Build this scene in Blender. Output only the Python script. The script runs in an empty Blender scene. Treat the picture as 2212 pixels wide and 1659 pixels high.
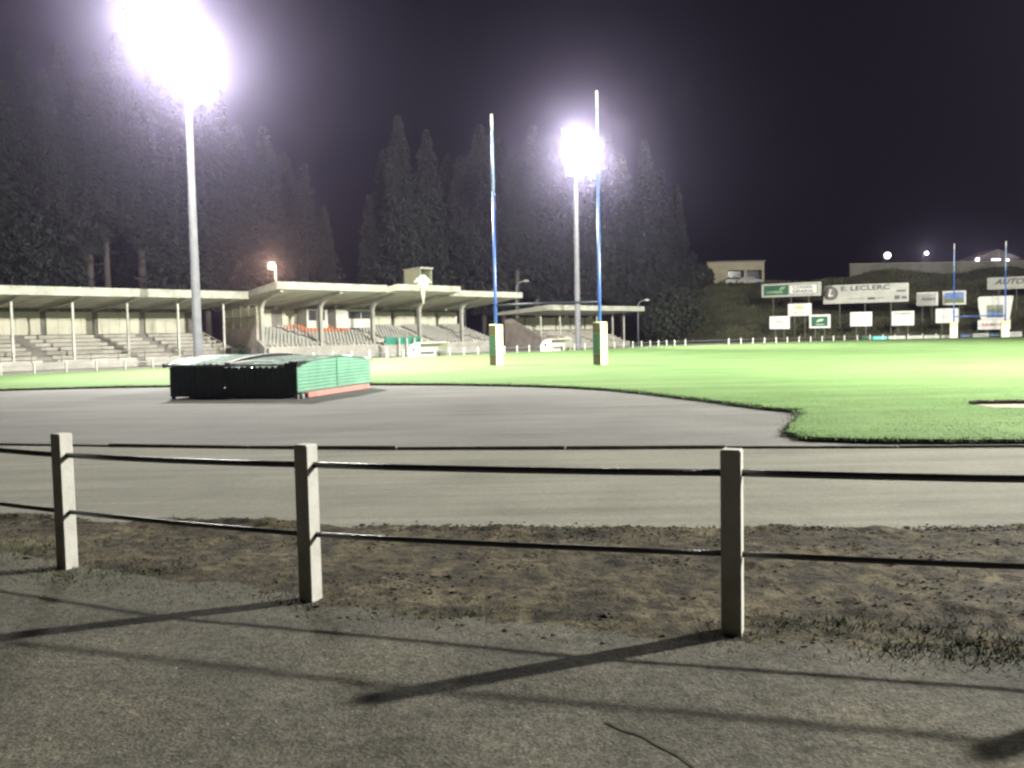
import bpy, bmesh, math, random
import numpy as np
from mathutils import Vector, Matrix

S = bpy.context.scene
COL = S.collection
random.seed(7)
rng = np.random.default_rng(7)

# ------------------------------------------------------------------ camera
F, PIT, ROLL, CH = 1950.0, 0.056, 0.0195, 1.65       # focal length in units of a 2212 px wide picture
cd = bpy.data.cameras.new('camera')
cam = bpy.data.objects.new('camera', cd)
COL.objects.link(cam)
cd.sensor_width = 36.0
cd.lens = 36.0 * F / 2212.0
cd.clip_start = 0.05
cd.clip_end = 2000
cam.matrix_world = Matrix.Translation((0, 0, CH)) @ Matrix.Rotation(math.pi / 2 - PIT, 4, 'X') @ Matrix.Rotation(-ROLL, 4, 'Z')
S.camera = cam
S.view_settings.view_transform = 'Standard'
S.view_settings.look = 'None'
S.view_settings.gamma = 1
S.view_settings.exposure = 0.0
S.cycles.use_denoising = True
S.cycles.max_bounces = 6
S.cycles.diffuse_bounces = 5
S.cycles.volume_bounces = 0
S.cycles.sample_clamp_indirect = 1.5
S.cycles.filter_width = 2.5
S.cycles.caustics_reflective = False
S.cycles.caustics_refractive = False

# ------------------------------------------------------------------ night sky
wd = bpy.data.worlds.new('World')
S.world = wd
wd.use_nodes = True
bg = wd.node_tree.nodes['Background']
bg.inputs['Color'].default_value = (0.30, 0.17, 0.72, 1)
bg.inputs['Strength'].default_value = 0.005

LAMP_COL = (1.0, 0.985, 0.90)
HAZE_DENSITY = 0.00112

# ------------------------------------------------------------------ photo geometry helpers
def ray(px, py):
    x, y = px - 1106.0, py - 829.5
    c, s = math.cos(ROLL), math.sin(ROLL)
    xr, yr = c * x - s * y, s * x + c * y
    d = (xr / F, 1.0, -yr / F)
    return (d[0], d[1] * math.cos(PIT) + d[2] * math.sin(PIT), -d[1] * math.sin(PIT) + d[2] * math.cos(PIT))
def gp(px, py, z=0.0):                     # a point of the ground
    d = ray(px, py); t = (z - CH) / d[2]
    return Vector((d[0] * t, d[1] * t, z))
def at(px, py, Y):                         # a point at a given distance
    d = ray(px, py); t = Y / d[1]
    return Vector((d[0] * t, Y, CH + d[2] * t))
SA = math.radians(49.3)                    # direction of the stands and the touchline
SV = Vector((math.cos(SA), math.sin(SA), 0)); NV = Vector((-SV.y, SV.x, 0)); O0 = Vector((-24.8, 43.8, 0))
def W(u, v, z=0.0):
    return O0 + SV * u + NV * v + Vector((0, 0, z))
def uz(px, py, v):                         # touchline coordinate u and height z of a photo point on the plane v
    z = 1.65; m = 0
    for _ in range(5):
        lo, hi = -40.0, 160.0
        for _ in range(50):
            m = (lo + hi) / 2; w = W(m, v, 0)
            Z = z - CH
            d = w.y * math.cos(PIT) - Z * math.sin(PIT); q = w.y * math.sin(PIT) + Z * math.cos(PIT)
            x = 1106 + math.cos(ROLL) * F * w.x / d + math.sin(ROLL) * (-F * q / d)
            if x < px: lo = m
            else: hi = m
        z = at(px, py, W(m, v).y).z
    return m, z

# ------------------------------------------------------------------ materials
MATS = {}
def mat(name, col, rough=0.7, var=0.15, scale=3.0, bump=0.0, bscale=30.0, metal=0.0, emit=None, col2=None, spec=0.4, thr=None):
    if name in MATS: return MATS[name]
    m = bpy.data.materials.new(name); m.use_nodes = True
    nt = m.node_tree; N = nt.nodes; L = nt.links
    b = N['Principled BSDF']
    b.inputs['Roughness'].default_value = rough
    b.inputs['Metallic'].default_value = metal
    b.inputs['Specular IOR Level'].default_value = spec
    tc = N.new('ShaderNodeTexCoord')
    if var > 0 or col2:
        no = N.new('ShaderNodeTexNoise'); no.inputs['Scale'].default_value = scale; no.inputs['Detail'].default_value = 6
        no.inputs['Roughness'].default_value = 0.65
        L.new(tc.outputs['Object'], no.inputs['Vector'])
        cr = N.new('ShaderNodeValToRGB')
        c2 = col2 if col2 else tuple(max(0, c * (1 - var * 2)) for c in col)
        c1 = col if col2 else tuple(min(1, c * (1 + var)) for c in col)
        cr.color_ramp.elements[0].color = (*c2, 1); cr.color_ramp.elements[1].color = (*c1, 1)
        lo, hi = thr if thr else (0.3, 0.62)
        cr.color_ramp.elements[0].position = lo; cr.color_ramp.elements[1].position = hi
        L.new(no.outputs['Fac'], cr.inputs['Fac']); L.new(cr.outputs['Color'], b.inputs['Base Color'])
    else:
        b.inputs['Base Color'].default_value = (*col, 1)
    if bump > 0:
        nb = N.new('ShaderNodeTexNoise'); nb.inputs['Scale'].default_value = bscale; nb.inputs['Detail'].default_value = 8
        L.new(tc.outputs['Object'], nb.inputs['Vector'])
        bp = N.new('ShaderNodeBump'); bp.inputs['Strength'].default_value = bump; bp.inputs['Distance'].default_value = 0.02
        L.new(nb.outputs['Fac'], bp.inputs['Height']); L.new(bp.outputs['Normal'], b.inputs['Normal'])
    if emit:
        b.inputs['Emission Color'].default_value = (*emit[0], 1); b.inputs['Emission Strength'].default_value = emit[1]
        m.cycles.emission_sampling = 'NONE'
    MATS[name] = m
    return m

def ground_mat(name, stops, scale=1.2, fine=60.0, fineamt=0.35, bump=0.6, bdist=0.01, rough=0.9, streak=None, stain=None):
    """layered ground: broad patches, fine grain, optional worn streaks along a direction, optional stains"""
    m = bpy.data.materials.new(name); m.use_nodes = True
    nt = m.node_tree; N = nt.nodes; L = nt.links
    b = N['Principled BSDF']; b.inputs['Roughness'].default_value = rough; b.inputs['Specular IOR Level'].default_value = 0.25
    ge = N.new('ShaderNodeNewGeometry')
    def noise(sc, det=8, ro=0.6, vec=None, dist=0.0):
        n = N.new('ShaderNodeTexNoise'); n.inputs['Scale'].default_value = sc; n.inputs['Detail'].default_value = det
        n.inputs['Roughness'].default_value = ro; n.inputs['Distortion'].default_value = dist
        L.new(vec if vec else ge.outputs['Position'], n.inputs['Vector']); return n.outputs['Fac']
    cr = N.new('ShaderNodeValToRGB')
    els = cr.color_ramp.elements
    for i, (p, c) in enumerate(stops):
        e = els[i] if i < 2 else els.new(p)
        e.position = p; e.color = (*c, 1)
    L.new(noise(scale, 8, 0.62, dist=0.4), cr.inputs['Fac'])
    cur = cr.outputs['Color']
    def mul(cur, fac_socket, lo, hi, fmin=0.3, fmax=0.7):
        mr = N.new('ShaderNodeMapRange'); mr.inputs['From Min'].default_value = fmin; mr.inputs['From Max'].default_value = fmax
        mr.inputs['To Min'].default_value = lo; mr.inputs['To Max'].default_value = hi
        L.new(fac_socket, mr.inputs['Value'])
        mx = N.new('ShaderNodeMix'); mx.data_type = 'RGBA'; mx.blend_type = 'MULTIPLY'; mx.inputs['Factor'].default_value = 1
        L.new(cur, mx.inputs['A']); L.new(mr.outputs['Result'], mx.inputs['B']); return mx.outputs['Result']
    f1 = noise(fine, 4, 0.7)
    cur = mul(cur, f1, 1 - fineamt, 1 + fineamt)
    cur = mul(cur, noise(fine * 0.22, 5, 0.7), 1 - fineamt * .6, 1 + fineamt * .5)
    if streak:
        mp = N.new('ShaderNodeMapping'); L.new(ge.outputs['Position'], mp.inputs['Vector'])
        mp.inputs['Rotation'].default_value = (0, 0, streak[0]); mp.inputs['Scale'].default_value = (streak[1], streak[2], 1)
        cur = mul(cur, noise(1.0, 6, 0.6, mp.outputs['Vector']), 0.78, 1.18)
    if stain:
        for st in stain: cur = mul(cur, noise(st[0], 6, 0.7, dist=.6), st[1], 1.0, st[2], st[3])
    L.new(cur, b.inputs['Base Color'])
    bp = N.new('ShaderNodeBump'); bp.inputs['Strength'].default_value = bump; bp.inputs['Distance'].default_value = bdist
    ad = N.new('ShaderNodeMath'); ad.operation = 'ADD'
    L.new(f1, ad.inputs[0]); L.new(noise(fine * 0.3, 6, 0.7), ad.inputs[1])
    L.new(ad.outputs[0], bp.inputs['Height']); L.new(bp.outputs['Normal'], b.inputs['Normal'])
    return m

M_asphalt = ground_mat('worn_asphalt', [(0.30, (.077, .072, .058)), (0.52, (.112, .104, .081)), (0.72, (.142, .126, .092))], 0.9, 60, .60, 1.0, .012, stain=((1.3,.74,.40,.56),(22,.62,.40,.50)))
M_dirt = ground_mat('bare_earth', [(0.30, (.042, .033, .020)), (0.47, (.078, .062, .035)), (0.66, (.150, .126, .072))], 1.7, 40, .42, 0.9, .02, stain=((9.0,.34,.43,.53),(2.4,.55,.42,.56)))
M_track = ground_mat('cinder_track', [(0.28, (.134, .131, .107)), (0.5, (.180, .175, .143)), (0.75, (.212, .206, .166))], 0.5, 55, .24, 0.6, .008, streak=(-0.12, 0.16, 2.6))
M_apron = ground_mat('cinder_apron', [(0.28, (.114, .112, .105)), (0.5, (.148, .146, .136)), (0.75, (.176, .173, .160))], 0.28, 45, .24, 0.6, .008, streak=(-0.1, 0.2, 1.1))
M_field = ground_mat('mown_grass', [(0.25, (.088, .164, .047)), (0.5, (.114, .196, .062)), (0.78, (.145, .222, .082))], 0.22, 26, .22, 0.9, .02, streak=(0.2, .10, .9))
M_soil = mat('turf_edge_soil', (.034, .028, .018), .95, .3, 6, .6, 30)
M_bank = ground_mat('rough_bank_grass', [(0.28, (.042, .045, .026)), (0.5, (.082, .081, .045)), (0.72, (.125, .108, .062))], 0.30, 3.0, .55, 1.0, .3)
M_gravel = ground_mat('grey_yard', [(0.3, (.16, .155, .14)), (0.7, (.23, .222, .20))], .4, 20, .2, .4, .01)
M_sand = mat('pit_sand', (.30, .27, .21), .95, .12, 2)
M_conc = mat('concrete', (.34, .325, .285), .85, .14, 1.2, .3, 12)
M_conc_d = mat('concrete_dark', (.20, .19, .165), .9, .2, 1.0, .3, 10)
M_post = mat('weathered_concrete_post', (.51, .50, .465), .85, .2, 5, .15, 25, col2=(.37, .35, .30), thr=(.30, .65))
M_pipe = mat('dark_painted_pipe', (.030, .026, .027), .34, .3, 14, .25, 60, spec=.6)
M_white = mat('white_paint', (.55, .54, .48), .6, .06, 1.5)
M_panel = mat('cream_panel', (.54, .52, .41), .7, .08, .7)
M_roofsheet = mat('pale_roof_sheet', (.58, .56, .48), .7, .10, .8)
M_fascia = mat('fascia_white', (.34, .335, .285), .65, .16, 1.6)
M_steel = mat('galvanised_steel', (.24, .24, .26), .5, .1, 2, metal=.3)
M_dark = mat('black_rubber', (.012, .012, .013), .6, .2, 5)
M_seat = mat('grey_seat', (.30, .29, .26), .6, .1, 4)
M_seat_o = mat('orange_seat', (.50, .19, .09), .55, .1, 4)
M_seatlight = mat('pale_terrace', (.44, .415, .355), .85, .12, 1.1)
M_brick = mat('rosy_render', (.42, .36, .32), .9, .15, 1.2)
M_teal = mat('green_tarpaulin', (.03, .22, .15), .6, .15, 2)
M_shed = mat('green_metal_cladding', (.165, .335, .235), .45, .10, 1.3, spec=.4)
M_shed_shaded = mat('shaded_green_cladding', (.018, .040, .032), .5, .2, 2)  # shade on the cover's long sides is put into this darker green
M_shed_roof = mat('dull_green_roof_sheet', (.22, .28, .25), .24, .2, 2.5, spec=1.0)
M_foam = mat('red_foam_mat', (.50, .21, .18), .8, .1, 3)
M_blue = mat('blue_post_paint', (.035, .10, .32), .28, .08, 3, spec=.6)
M_blue_shaded = mat('shaded_crossbar_blue', (.008, .011, .020), .5, .1, 3)  # blue bar in shade: the shade is put into this near-black colour
M_yellow = mat('yellow_pad', (.74, .68, .30), .5, .06, 3)
M_padwhite = mat('white_pad', (.80, .78, .68), .5, .05, 3)
M_padgreen = mat('green_pad', (.020, .090, .042), .6, .2, 6)
M_padolive = mat('olive_pad', (.060, .050, .016), .6, .15, 6)
M_glassblock = mat('glass_block', (.38, .36, .25), .25, .15, 2)
M_window = mat('dark_window', (.05, .05, .055), .15, .1, 2)
M_lens = mat('floodlight_lens', (.9, .9, .9), .3, 0, 1, emit=((1, 0.98, 0.97), 5.0))
M_sodium = mat('sodium_bulb', (.9, .8, .6), .3, 0, 1, emit=((1, .74, .42), 9.0))
M_whitelamp = mat('street_lamp_bulb', (.9, .9, .9), .3, 0, 1, emit=((1, .97, .95), 6.0))
M_bark = mat('conifer_bark', (.080, .070, .063), .95, .25, 3, .5, 12)
M_leafA = mat('conifer_needles', (.030, .036, .029), .9, .35, .45, col2=(.023, .028, .023))
M_leafB = mat('conifer_needles_grey', (.033, .038, .032), .9, .35, .5, col2=(.025, .030, .026))
M_hedge = mat('hedge_leaves', (.020, .026, .014), .9, .3, 2)
M_blade = mat('grass_blade', (.100, .180, .046), .7, .2, 1.2)
M_straw = mat('dead_grass_blade', (.075, .062, .032), .9, .3, 6)
M_clod = mat('dark_clod', (.042, .034, .022), .95, .3, 9, .6, 40)
M_buildb = mat('beige_render', (.42, .38, .26), .85, .12, .6)
M_wallgrey = mat('grey_block_wall', (.21, .20, .165), .9, .2, .35)

# ------------------------------------------------------------------ mesh helpers
class MB:
    def __init__(s): s.v = []; s.f = []; s.m = []; s.mi = 0
    def add(s, vs, fs):
        o = len(s.v); s.v += [tuple(v) for v in vs]; s.f += [tuple(i + o for i in f) for f in fs]; s.m += [s.mi] * len(fs)
    def box(s, x0, x1, y0, y1, z0, z1):
        s.add([(x0,y0,z0),(x1,y0,z0),(x1,y1,z0),(x0,y1,z0),(x0,y0,z1),(x1,y0,z1),(x1,y1,z1),(x0,y1,z1)],
              [(0,3,2,1),(4,5,6,7),(0,1,5,4),(1,2,6,5),(2,3,7,6),(3,0,4,7)])
    def bevbox(s, x0, x1, y0, y1, z0, z1, b):
        # upright box with chamfered vertical edges and top
        def ring(i, z): return [(x0+i,y0+b,z),(x0+b,y0+i,z),(x1-b,y0+i,z),(x1-i,y0+b,z),(x1-i,y1-b,z),(x1-b,y1-i,z),(x0+b,y1-i,z),(x0+i,y1-b,z)]
        r = ring(0,z0)+ring(0,z1-b)
        top = [(x0+b,y0+b,z1),(x1-b,y0+b,z1),(x1-b,y1-b,z1),(x0+b,y1-b,z1)]
        fs = [(i,(i+1)%8,8+(i+1)%8,8+i) for i in range(8)] + [tuple(range(7,-1,-1))]
        T = 16
        fs += [(8,9,T),(9,10,T+1,T),(10,11,T+1),(11,12,T+2,T+1),(12,13,T+2),(13,14,T+3,T+2),(14,15,T+3),(15,8,T,T+3),(T,T+1,T+2,T+3)]
        s.add(r+top, fs)
    def tube(s, pts, r, n=10, cap=True):
        pts = [Vector(p) for p in pts]
        if not hasattr(r, '__len__'): r = [r]*len(pts)
        vs = []; fs = []
        up0 = None
        for i, p in enumerate(pts):
            d = (pts[min(i+1,len(pts)-1)]-pts[max(i-1,0)]).normalized()
            a = Vector((0,0,1)) if abs(d.z) < .9 else Vector((1,0,0))
            if up0 is not None: a = up0
            x = (a - d*a.dot(d)).normalized(); up0 = x; y = d.cross(x)
            for k in range(n):
                t = 2*math.pi*k/n; vs.append(p + (x*math.cos(t)+y*math.sin(t))*r[i])
        for i in range(len(pts)-1):
            for k in range(n): fs.append((i*n+k, i*n+(k+1)%n, (i+1)*n+(k+1)%n, (i+1)*n+k))
        if cap:
            fs.append(tuple(range(n-1,-1,-1))); fs.append(tuple((len(pts)-1)*n+k for k in range(n)))
        s.add(vs, fs)
    def sweep(s, pts, wx, wd):
        # rectangular section along a polyline in the y-z plane; wx = width along x, wd = depth
        vs = []; fs = []
        for i, p in enumerate(pts):
            a = pts[max(i-1,0)]; b = pts[min(i+1,len(pts)-1)]
            d = Vector((0,b[1]-a[1],b[2]-a[2])).normalized(); nn = Vector((0,-d.z,d.y))
            c = Vector(p)
            for sx, sn in ((-1,-1),(1,-1),(1,1),(-1,1)): vs.append(c+Vector((sx*wx/2,0,0))+nn*(sn*wd/2))
        for i in range(len(pts)-1):
            for k in range(4): fs.append((i*4+k,i*4+(k+1)%4,(i+1)*4+(k+1)%4,(i+1)*4+k))
        fs.append((3,2,1,0)); q=(len(pts)-1)*4; fs.append((q,q+1,q+2,q+3)); s.add(vs,fs)
    def prism(s, poly, axis, a0, a1):
        # poly: 2-D points; axis 'x': poly in (y,z); 'y': poly in (x,z); 'z': poly in (x,y)
        def P(q, a): return {'x':(a,q[0],q[1]),'y':(q[0],a,q[1]),'z':(q[0],q[1],a)}[axis]
        n=len(poly); vs=[P(q,a0) for q in poly]+[P(q,a1) for q in poly]
        fs=[tuple(range(n-1,-1,-1)),tuple(range(n,2*n))]+[(i,(i+1)%n,n+(i+1)%n,n+i) for i in range(n)]
        s.add(vs,fs)
    def ball(s, c, r, nu=12, nv=8, sc=(1,1,1)):
        vs=[]; fs=[]
        for j in range(nv+1):
            t=math.pi*j/nv
            for i in range(nu):
                p=2*math.pi*i/nu; vs.append((c[0]+r*sc[0]*math.sin(t)*math.cos(p),c[1]+r*sc[1]*math.sin(t)*math.sin(p),c[2]+r*sc[2]*math.cos(t)))
        for j in range(nv):
            for i in range(nu): fs.append((j*nu+i,(j+1)*nu+i,(j+1)*nu+(i+1)%nu,j*nu+(i+1)%nu))
        s.add(vs,fs)
    def build(s, name, m, parent=None, smooth=False, fixn=True):
        me=bpy.data.meshes.new(name); me.from_pydata(s.v,[],s.f)
        ms = m if isinstance(m,(list,tuple)) else [m]
        for q in ms: me.materials.append(q)
        if len(ms)>1: me.polygons.foreach_set('material_index', s.m)
        if fixn:
            b=bmesh.new(); b.from_mesh(me); bmesh.ops.recalc_face_normals(b,faces=b.faces); b.to_mesh(me); b.free()
        if smooth:
            me.polygons.foreach_set('use_smooth',[True]*len(me.polygons))
        o=bpy.data.objects.new(name,me); COL.objects.link(o)
        if parent: o.parent=parent
        return o

def npmesh(name, verts, faces, m, parent=None, smooth=False):
    """fast mesh from numpy: faces all triangles or all quads"""
    me=bpy.data.meshes.new(name); k=faces.shape[1]
    me.vertices.add(len(verts)); me.vertices.foreach_set('co',verts.astype(np.float32).ravel())
    me.loops.add(faces.size); me.loops.foreach_set('vertex_index',faces.astype(np.int32).ravel())
    me.polygons.add(len(faces)); me.polygons.foreach_set('loop_start',np.arange(0,faces.size,k,dtype=np.int32))
    me.polygons.foreach_set('loop_total',np.full(len(faces),k,dtype=np.int32))
    if smooth: me.polygons.foreach_set('use_smooth',np.ones(len(faces),dtype=bool))
    me.update(calc_edges=True); me.validate()
    me.materials.append(m)
    o=bpy.data.objects.new(name,me); COL.objects.link(o)
    if parent: o.parent=parent
    return o

def tag(o, label, cat, group=None):
    o['label']=label; o['category']=cat
    if group: o['group']=group
    return o
def thing(name, label, cat, loc=(0,0,0), rz=0.0, group=None):
    o=bpy.data.objects.new(name,None); COL.objects.link(o); o.location=loc; o.rotation_euler=(0,0,rz)
    o.empty_display_size=.3
    return tag(o,label,cat,group)
def struct(o, kind='structure'):
    o['kind']=kind; return o
def copy_tree(o, parent=None):
    c=o.copy(); COL.objects.link(c)
    if parent: c.parent=parent
    for ch in list(o.children): copy_tree(ch,c)
    return c
def text_part(txt, size, m, parent, loc, rot=(math.pi/2,0,0), name='lettering', width=None, shear=0.0, bold=0.0, ext=.004):
    cu=bpy.data.curves.new('t','FONT'); cu.body=txt; cu.size=size; cu.extrude=ext; cu.align_x='CENTER'; cu.align_y='CENTER'; cu.shear=shear; cu.offset=bold
    cu.resolution_u=3
    t=bpy.data.objects.new('t',cu); COL.objects.link(t)
    dg=bpy.context.evaluated_depsgraph_get(); me=bpy.data.meshes.new_from_object(t.evaluated_get(dg))
    bpy.data.objects.remove(t); bpy.data.curves.remove(cu)
    co=np.zeros(len(me.vertices)*3,dtype=np.float32); me.vertices.foreach_get('co',co); co=co.reshape(-1,3)
    if width and len(co):
        w=co[:,0].max()-co[:,0].min(); co[:,0]*=width/w; me.vertices.foreach_set('co',co.ravel())
    me.materials.clear(); me.materials.append(m); me.name=name
    o=bpy.data.objects.new(name,me); COL.objects.link(o); o.parent=parent; o.location=loc; o.rotation_euler=rot
    return o

def vnoise(x, y, seed=0):
    def h(ix, iy):
        n=(ix*374761393+iy*668265263+seed*1442695041)&0x7fffffff
        n=((n^(n>>13))*1274126177)&0x7fffffff
        return ((n^(n>>16))&0xffff)/65535.0
    ix=np.floor(x).astype(np.int64); iy=np.floor(y).astype(np.int64); fx=x-ix; fy=y-iy
    fx=fx*fx*(3-2*fx); fy=fy*fy*(3-2*fy)
    return (h(ix,iy)*(1-fx)+h(ix+1,iy)*fx)*(1-fy)+(h(ix,iy+1)*(1-fx)+h(ix+1,iy+1)*fx)*fy
def fbm(x, y, seed=0, oct=4):
    r=0; a=.5
    for i in range(oct): r=r+a*vnoise(x*2**i,y*2**i,seed+i); a*=.5
    return r

# ------------------------------------------------------------------ the ground
def sheet(name, pts, z, m):
    mb=MB(); mb.add([(p[0],p[1],z) for p in pts],[tuple(range(len(pts)))]); o=mb.build(name,m); 
    b=bmesh.new(); b.from_mesh(o.data); bmesh.ops.triangulate(b,faces=b.faces)
    for f in b.faces:
        f.normal_update()
        if f.normal.z<0: f.normal_flip()
    b.to_mesh(o.data); b.free()
    return struct(o)

sheet('ground',[(-260,-60),(330,-60),(330,420),(-260,420)],-0.02,M_gravel)

# fence line (ground points of the posts) and the line where the earth strip meets the track
FENCE=[(-7.35,8.95),(-5.2,7.6),(-3.27,6.51),(-1.29,5.59),(1.17,4.81),(3.46,4.20),(6.0,3.85)]
def fence_y(x):
    xs=np.array([p[0] for p in FENCE]); ys=np.array([p[1] for p in FENCE])
    sl0=(ys[1]-ys[0])/(xs[1]-xs[0]); sl1=(ys[-1]-ys[-2])/(xs[-1]-xs[-2])
    y=np.interp(x,xs,ys); y=np.where(x<xs[0],ys[0]+(x-xs[0])*sl0,y); return np.where(x>xs[-1],ys[-1]+(x-xs[-1])*sl1,y)
def edge_y(x):    # far edge of the earth strip
    xs=np.array([-12,-4.92,-1.67,1.88,4.12,9]); ys=np.array([11.4,8.56,7.84,7.42,7.22,6.9])
    return np.interp(x,xs,ys)
# earth verge and the tarmac path: one fine displaced grid, split along the fence line
dx=0.03
gx=np.arange(-9,9.01,dx); gy=np.arange(1.2,9.4,dx)
X,Y=np.meshgrid(gx,gy); 
nzb=fbm(X*1.3,Y*1.3,3); 
path_edge=fence_y(X)-0.10+ (fbm(X*.9,Y*.9,11)-.47)*.75+(fbm(X*4,Y*4,12)-.47)*.35           # ragged edge of the tarmac
ver_edge=edge_y(X)+(fbm(X*2.2,Y*2.2,21)-.47)*.55
t=np.clip((Y-path_edge)/.5,0,1)*np.clip((ver_edge-Y)/.22,0,1); t=t*t*(3-2*t)
lump=fbm(X*5.5,Y*7.5,31,5); lump=np.clip(lump-.46,0,1)
big=fbm(X*1.1,Y*1.6,41,3)-.45
Z=t*(0.012+0.035*np.maximum(big,-.1)+0.022*(fbm(X*13,Y*15,36,3)-.4)+0.11*lump*np.clip(fbm(X*.8,Y*1.1,51)*2.2-.55,.15,1))
ridge=np.exp(-((Y-(ver_edge-.16))/.13)**2)*np.clip(fbm(X*2.0,Y*2.0,61)-.34,0,1)*.15*(t>0)
Z+=ridge
Z+=0.004*(fbm(X*9,Y*9,71,3)-.5)
Z+=0.004
ny,nx=X.shape
V=np.stack([X.ravel(),Y.ravel(),Z.ravel()],1)
idx=np.arange(nx*ny).reshape(ny,nx)
Q=np.stack([idx[:-1,:-1].ravel(),idx[:-1,1:].ravel(),idx[1:,1:].ravel(),idx[1:,:-1].ravel()],1)
cx=X[:-1,:-1].ravel()+dx/2; cy=Y[:-1,:-1].ravel()+dx/2
isver=(cy>path_edge[:-1,:-1].ravel()+.10)&(cy<ver_edge[:-1,:-1].ravel())
ispath=(cy<=path_edge[:-1,:-1].ravel()+.10)
def sub(name,mask,m):
    q=Q[mask]; u,inv=np.unique(q.ravel(),return_inverse=True)
    return struct(npmesh(name,V[u],inv.reshape(-1,4),m,smooth=True))
sub('verge',isver,M_dirt); sub('path',ispath,M_asphalt)
def surf_z(x,y):
    i=int(round((y-gy[0])/dx)); j=int(round((x-gx[0])/dx))
    if 0<=i<ny and 0<=j<nx: return float(Z[i,j])
    return 0.0

CURB=[(-16,17.4),(-12,15.8),(-8.3,14.56),(-6.7,14.2),(-2.8,13.2),(0,12.75),(2.9,12.45),(6.8,11.92),(11,11.75),(16,12.1),(24,13.4)]
def curb_y(x): return float(np.interp(x,[p[0] for p in CURB],[p[1] for p in CURB]))
xs=[-40]+[p[0] for p in CURB]+[40]
trk=[(-40,5),(-14,5),(-9,4),(9,2),(14,3),(40,5),(40,17)]+[(p[0],p[1]) for p in reversed(CURB)]+[(-40,30)]
sheet('running_track',trk,-0.004,M_track)
apr=[(p[0],p[1]) for p in CURB]+[(24,26),(3,33),(-40,50),(-40,29)]
sheet('apron',apr,0.0,M_apron)

# concrete edging boards between track and apron
mb=MB()
x=-15.5
while x<23.5:
    ln=random.uniform(2.2,2.6); x1=x+ln-.025; y0,y1=curb_y(x),curb_y(x1)
    d=Vector((x1-x,y1-y0,0)); w=Vector((-d.y,d.x,0)).normalized()*.05
    a,b=Vector((x,y0,-.05)),Vector((x1,y1,-.05)); zt=random.uniform(.080,.100)
    mb.add([a,b,b+w,a+w,a+Vector((0,0,zt)),b+Vector((0,0,zt+random.uniform(-.012,.012))),b+w+Vector((0,0,zt)),a+w+Vector((0,0,zt))],
           [(0,1,5,4),(1,2,6,5),(2,3,7,6),(3,0,4,7),(4,5,6,7)])
    x+=ln
struct(mb.build('kerb_edging',mat('edging_concrete',(.125,.115,.10),.9,.2,2)))

# the grass field: a turf sheet 11 cm above the cinders with a ragged edge
FE=[(-44,22),(-30,29.5),(-17.7,31.2),(-14,31.8),(-8,31.2),(-4.45,30.3),(-.38,28.4),(2.55,25.6),(4.26,21.07),(5.2,17.8),(5.55,17.5),(5.42,17.1),(4.9,15.4),(4.22,13.9),(4.16,13.2),(4.5,12.75),(6.79,12.2),(11,12.05),(16,12.4),(24,13.7),(33,24)]
FAR=[(62,52),(66,85),(64,103),(52,105.5),(39,104),(31,99),(23,93.5),(16.7,91.2)]
def dense(pts,step,amp,seed):
    out=[]; r=random.Random(seed)
    for (a,b) in zip(pts[:-1],pts[1:]):
        L=math.hypot(b[0]-a[0],b[1]-a[1]); n=max(1,int(L/step))
        for i in range(n):
            q=i/n; out.append((a[0]+(b[0]-a[0])*q+r.uniform(-amp,amp),a[1]+(b[1]-a[1])*q+r.uniform(-amp,amp)))
    return out
def smooth_pts(p,it=2):
    for _ in range(it):
        o=[p[0]]
        for a,b in zip(p[:-1],p[1:]): o+=[(a[0]*.75+b[0]*.25,a[1]*.75+b[1]*.25),(a[0]*.25+b[0]*.75,a[1]*.25+b[1]*.75)]
        p=o+[p[-1]]
    return p
near_edge=dense(smooth_pts(FE,2),.22,.05,5)
W2=[(W(u,.45).x,W(u,.45).y) for u in (64,40,20,0,-26)]
outline=near_edge+[(33,24)]+FAR+W2
FZ=.075
fo=sheet('field',outline,FZ,M_field)
mb=MB(); n=len(near_edge)
for (a,b) in zip(near_edge[:-1],near_edge[1:]):
    mb.add([(a[0],a[1],-.03),(b[0],b[1],-.03),(b[0],b[1],FZ),(a[0],a[1],FZ)],[(0,1,2,3)])
struct(mb.build('turf_edge',M_soil,fixn=False))
# blades: a shaggy fringe along the edge and longer grass over the near part of the field
def blades(name,px,py,pz,h,lean,w,m):
    n=len(px); th=rng.uniform(0,2*math.pi,n); la=rng.uniform(0,2*math.pi,n)
    dxx=np.cos(th)*w/2; dyy=np.sin(th)*w/2
    v=np.zeros((n,3,3)); v[:,0]=np.stack([px-dxx,py-dyy,pz],1); v[:,1]=np.stack([px+dxx,py+dyy,pz],1)
    v[:,2]=np.stack([px+np.cos(la)*lean*h,py+np.sin(la)*lean*h,pz+h],1)
    return struct(npmesh(name,v.reshape(-1,3),np.arange(n*3).reshape(n,3),m),'stuff')
ne=np.array(near_edge); ne=ne[(ne[:,1]<34)&(ne[:,0]<20)&(ne[:,0]>-26)]
k=rng.integers(0,len(ne)-1,9000); q=rng.random((9000,1)); e=ne[k]*(1-q)+ne[k+1]*q; e=e+rng.normal(0,.07,e.shape)
h=rng.uniform(.02,.06,9000)*(.5+1.2*fbm(e[:,0]*1.5,e[:,1]*1.5,95))
blades('grass_fringe',e[:,0],e[:,1],np.full(9000,.05),h+.015,rng.uniform(.2,1.3,9000),rng.uniform(.008,.022,9000),M_blade)
from mathutils.geometry import delaunay_2d_cdt
def inside(px,py,poly):
    P=np.array(poly); r=np.zeros(len(px),bool); j=len(P)-1
    for i in range(len(P)):
        xi,yi=P[i]; xj,yj=P[j]
        c=((yi>py)!=(yj>py))&(px<(xj-xi)*(py-yi)/(yj-yi+1e-12)+xi); r^=c; j=i
    return r
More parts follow.
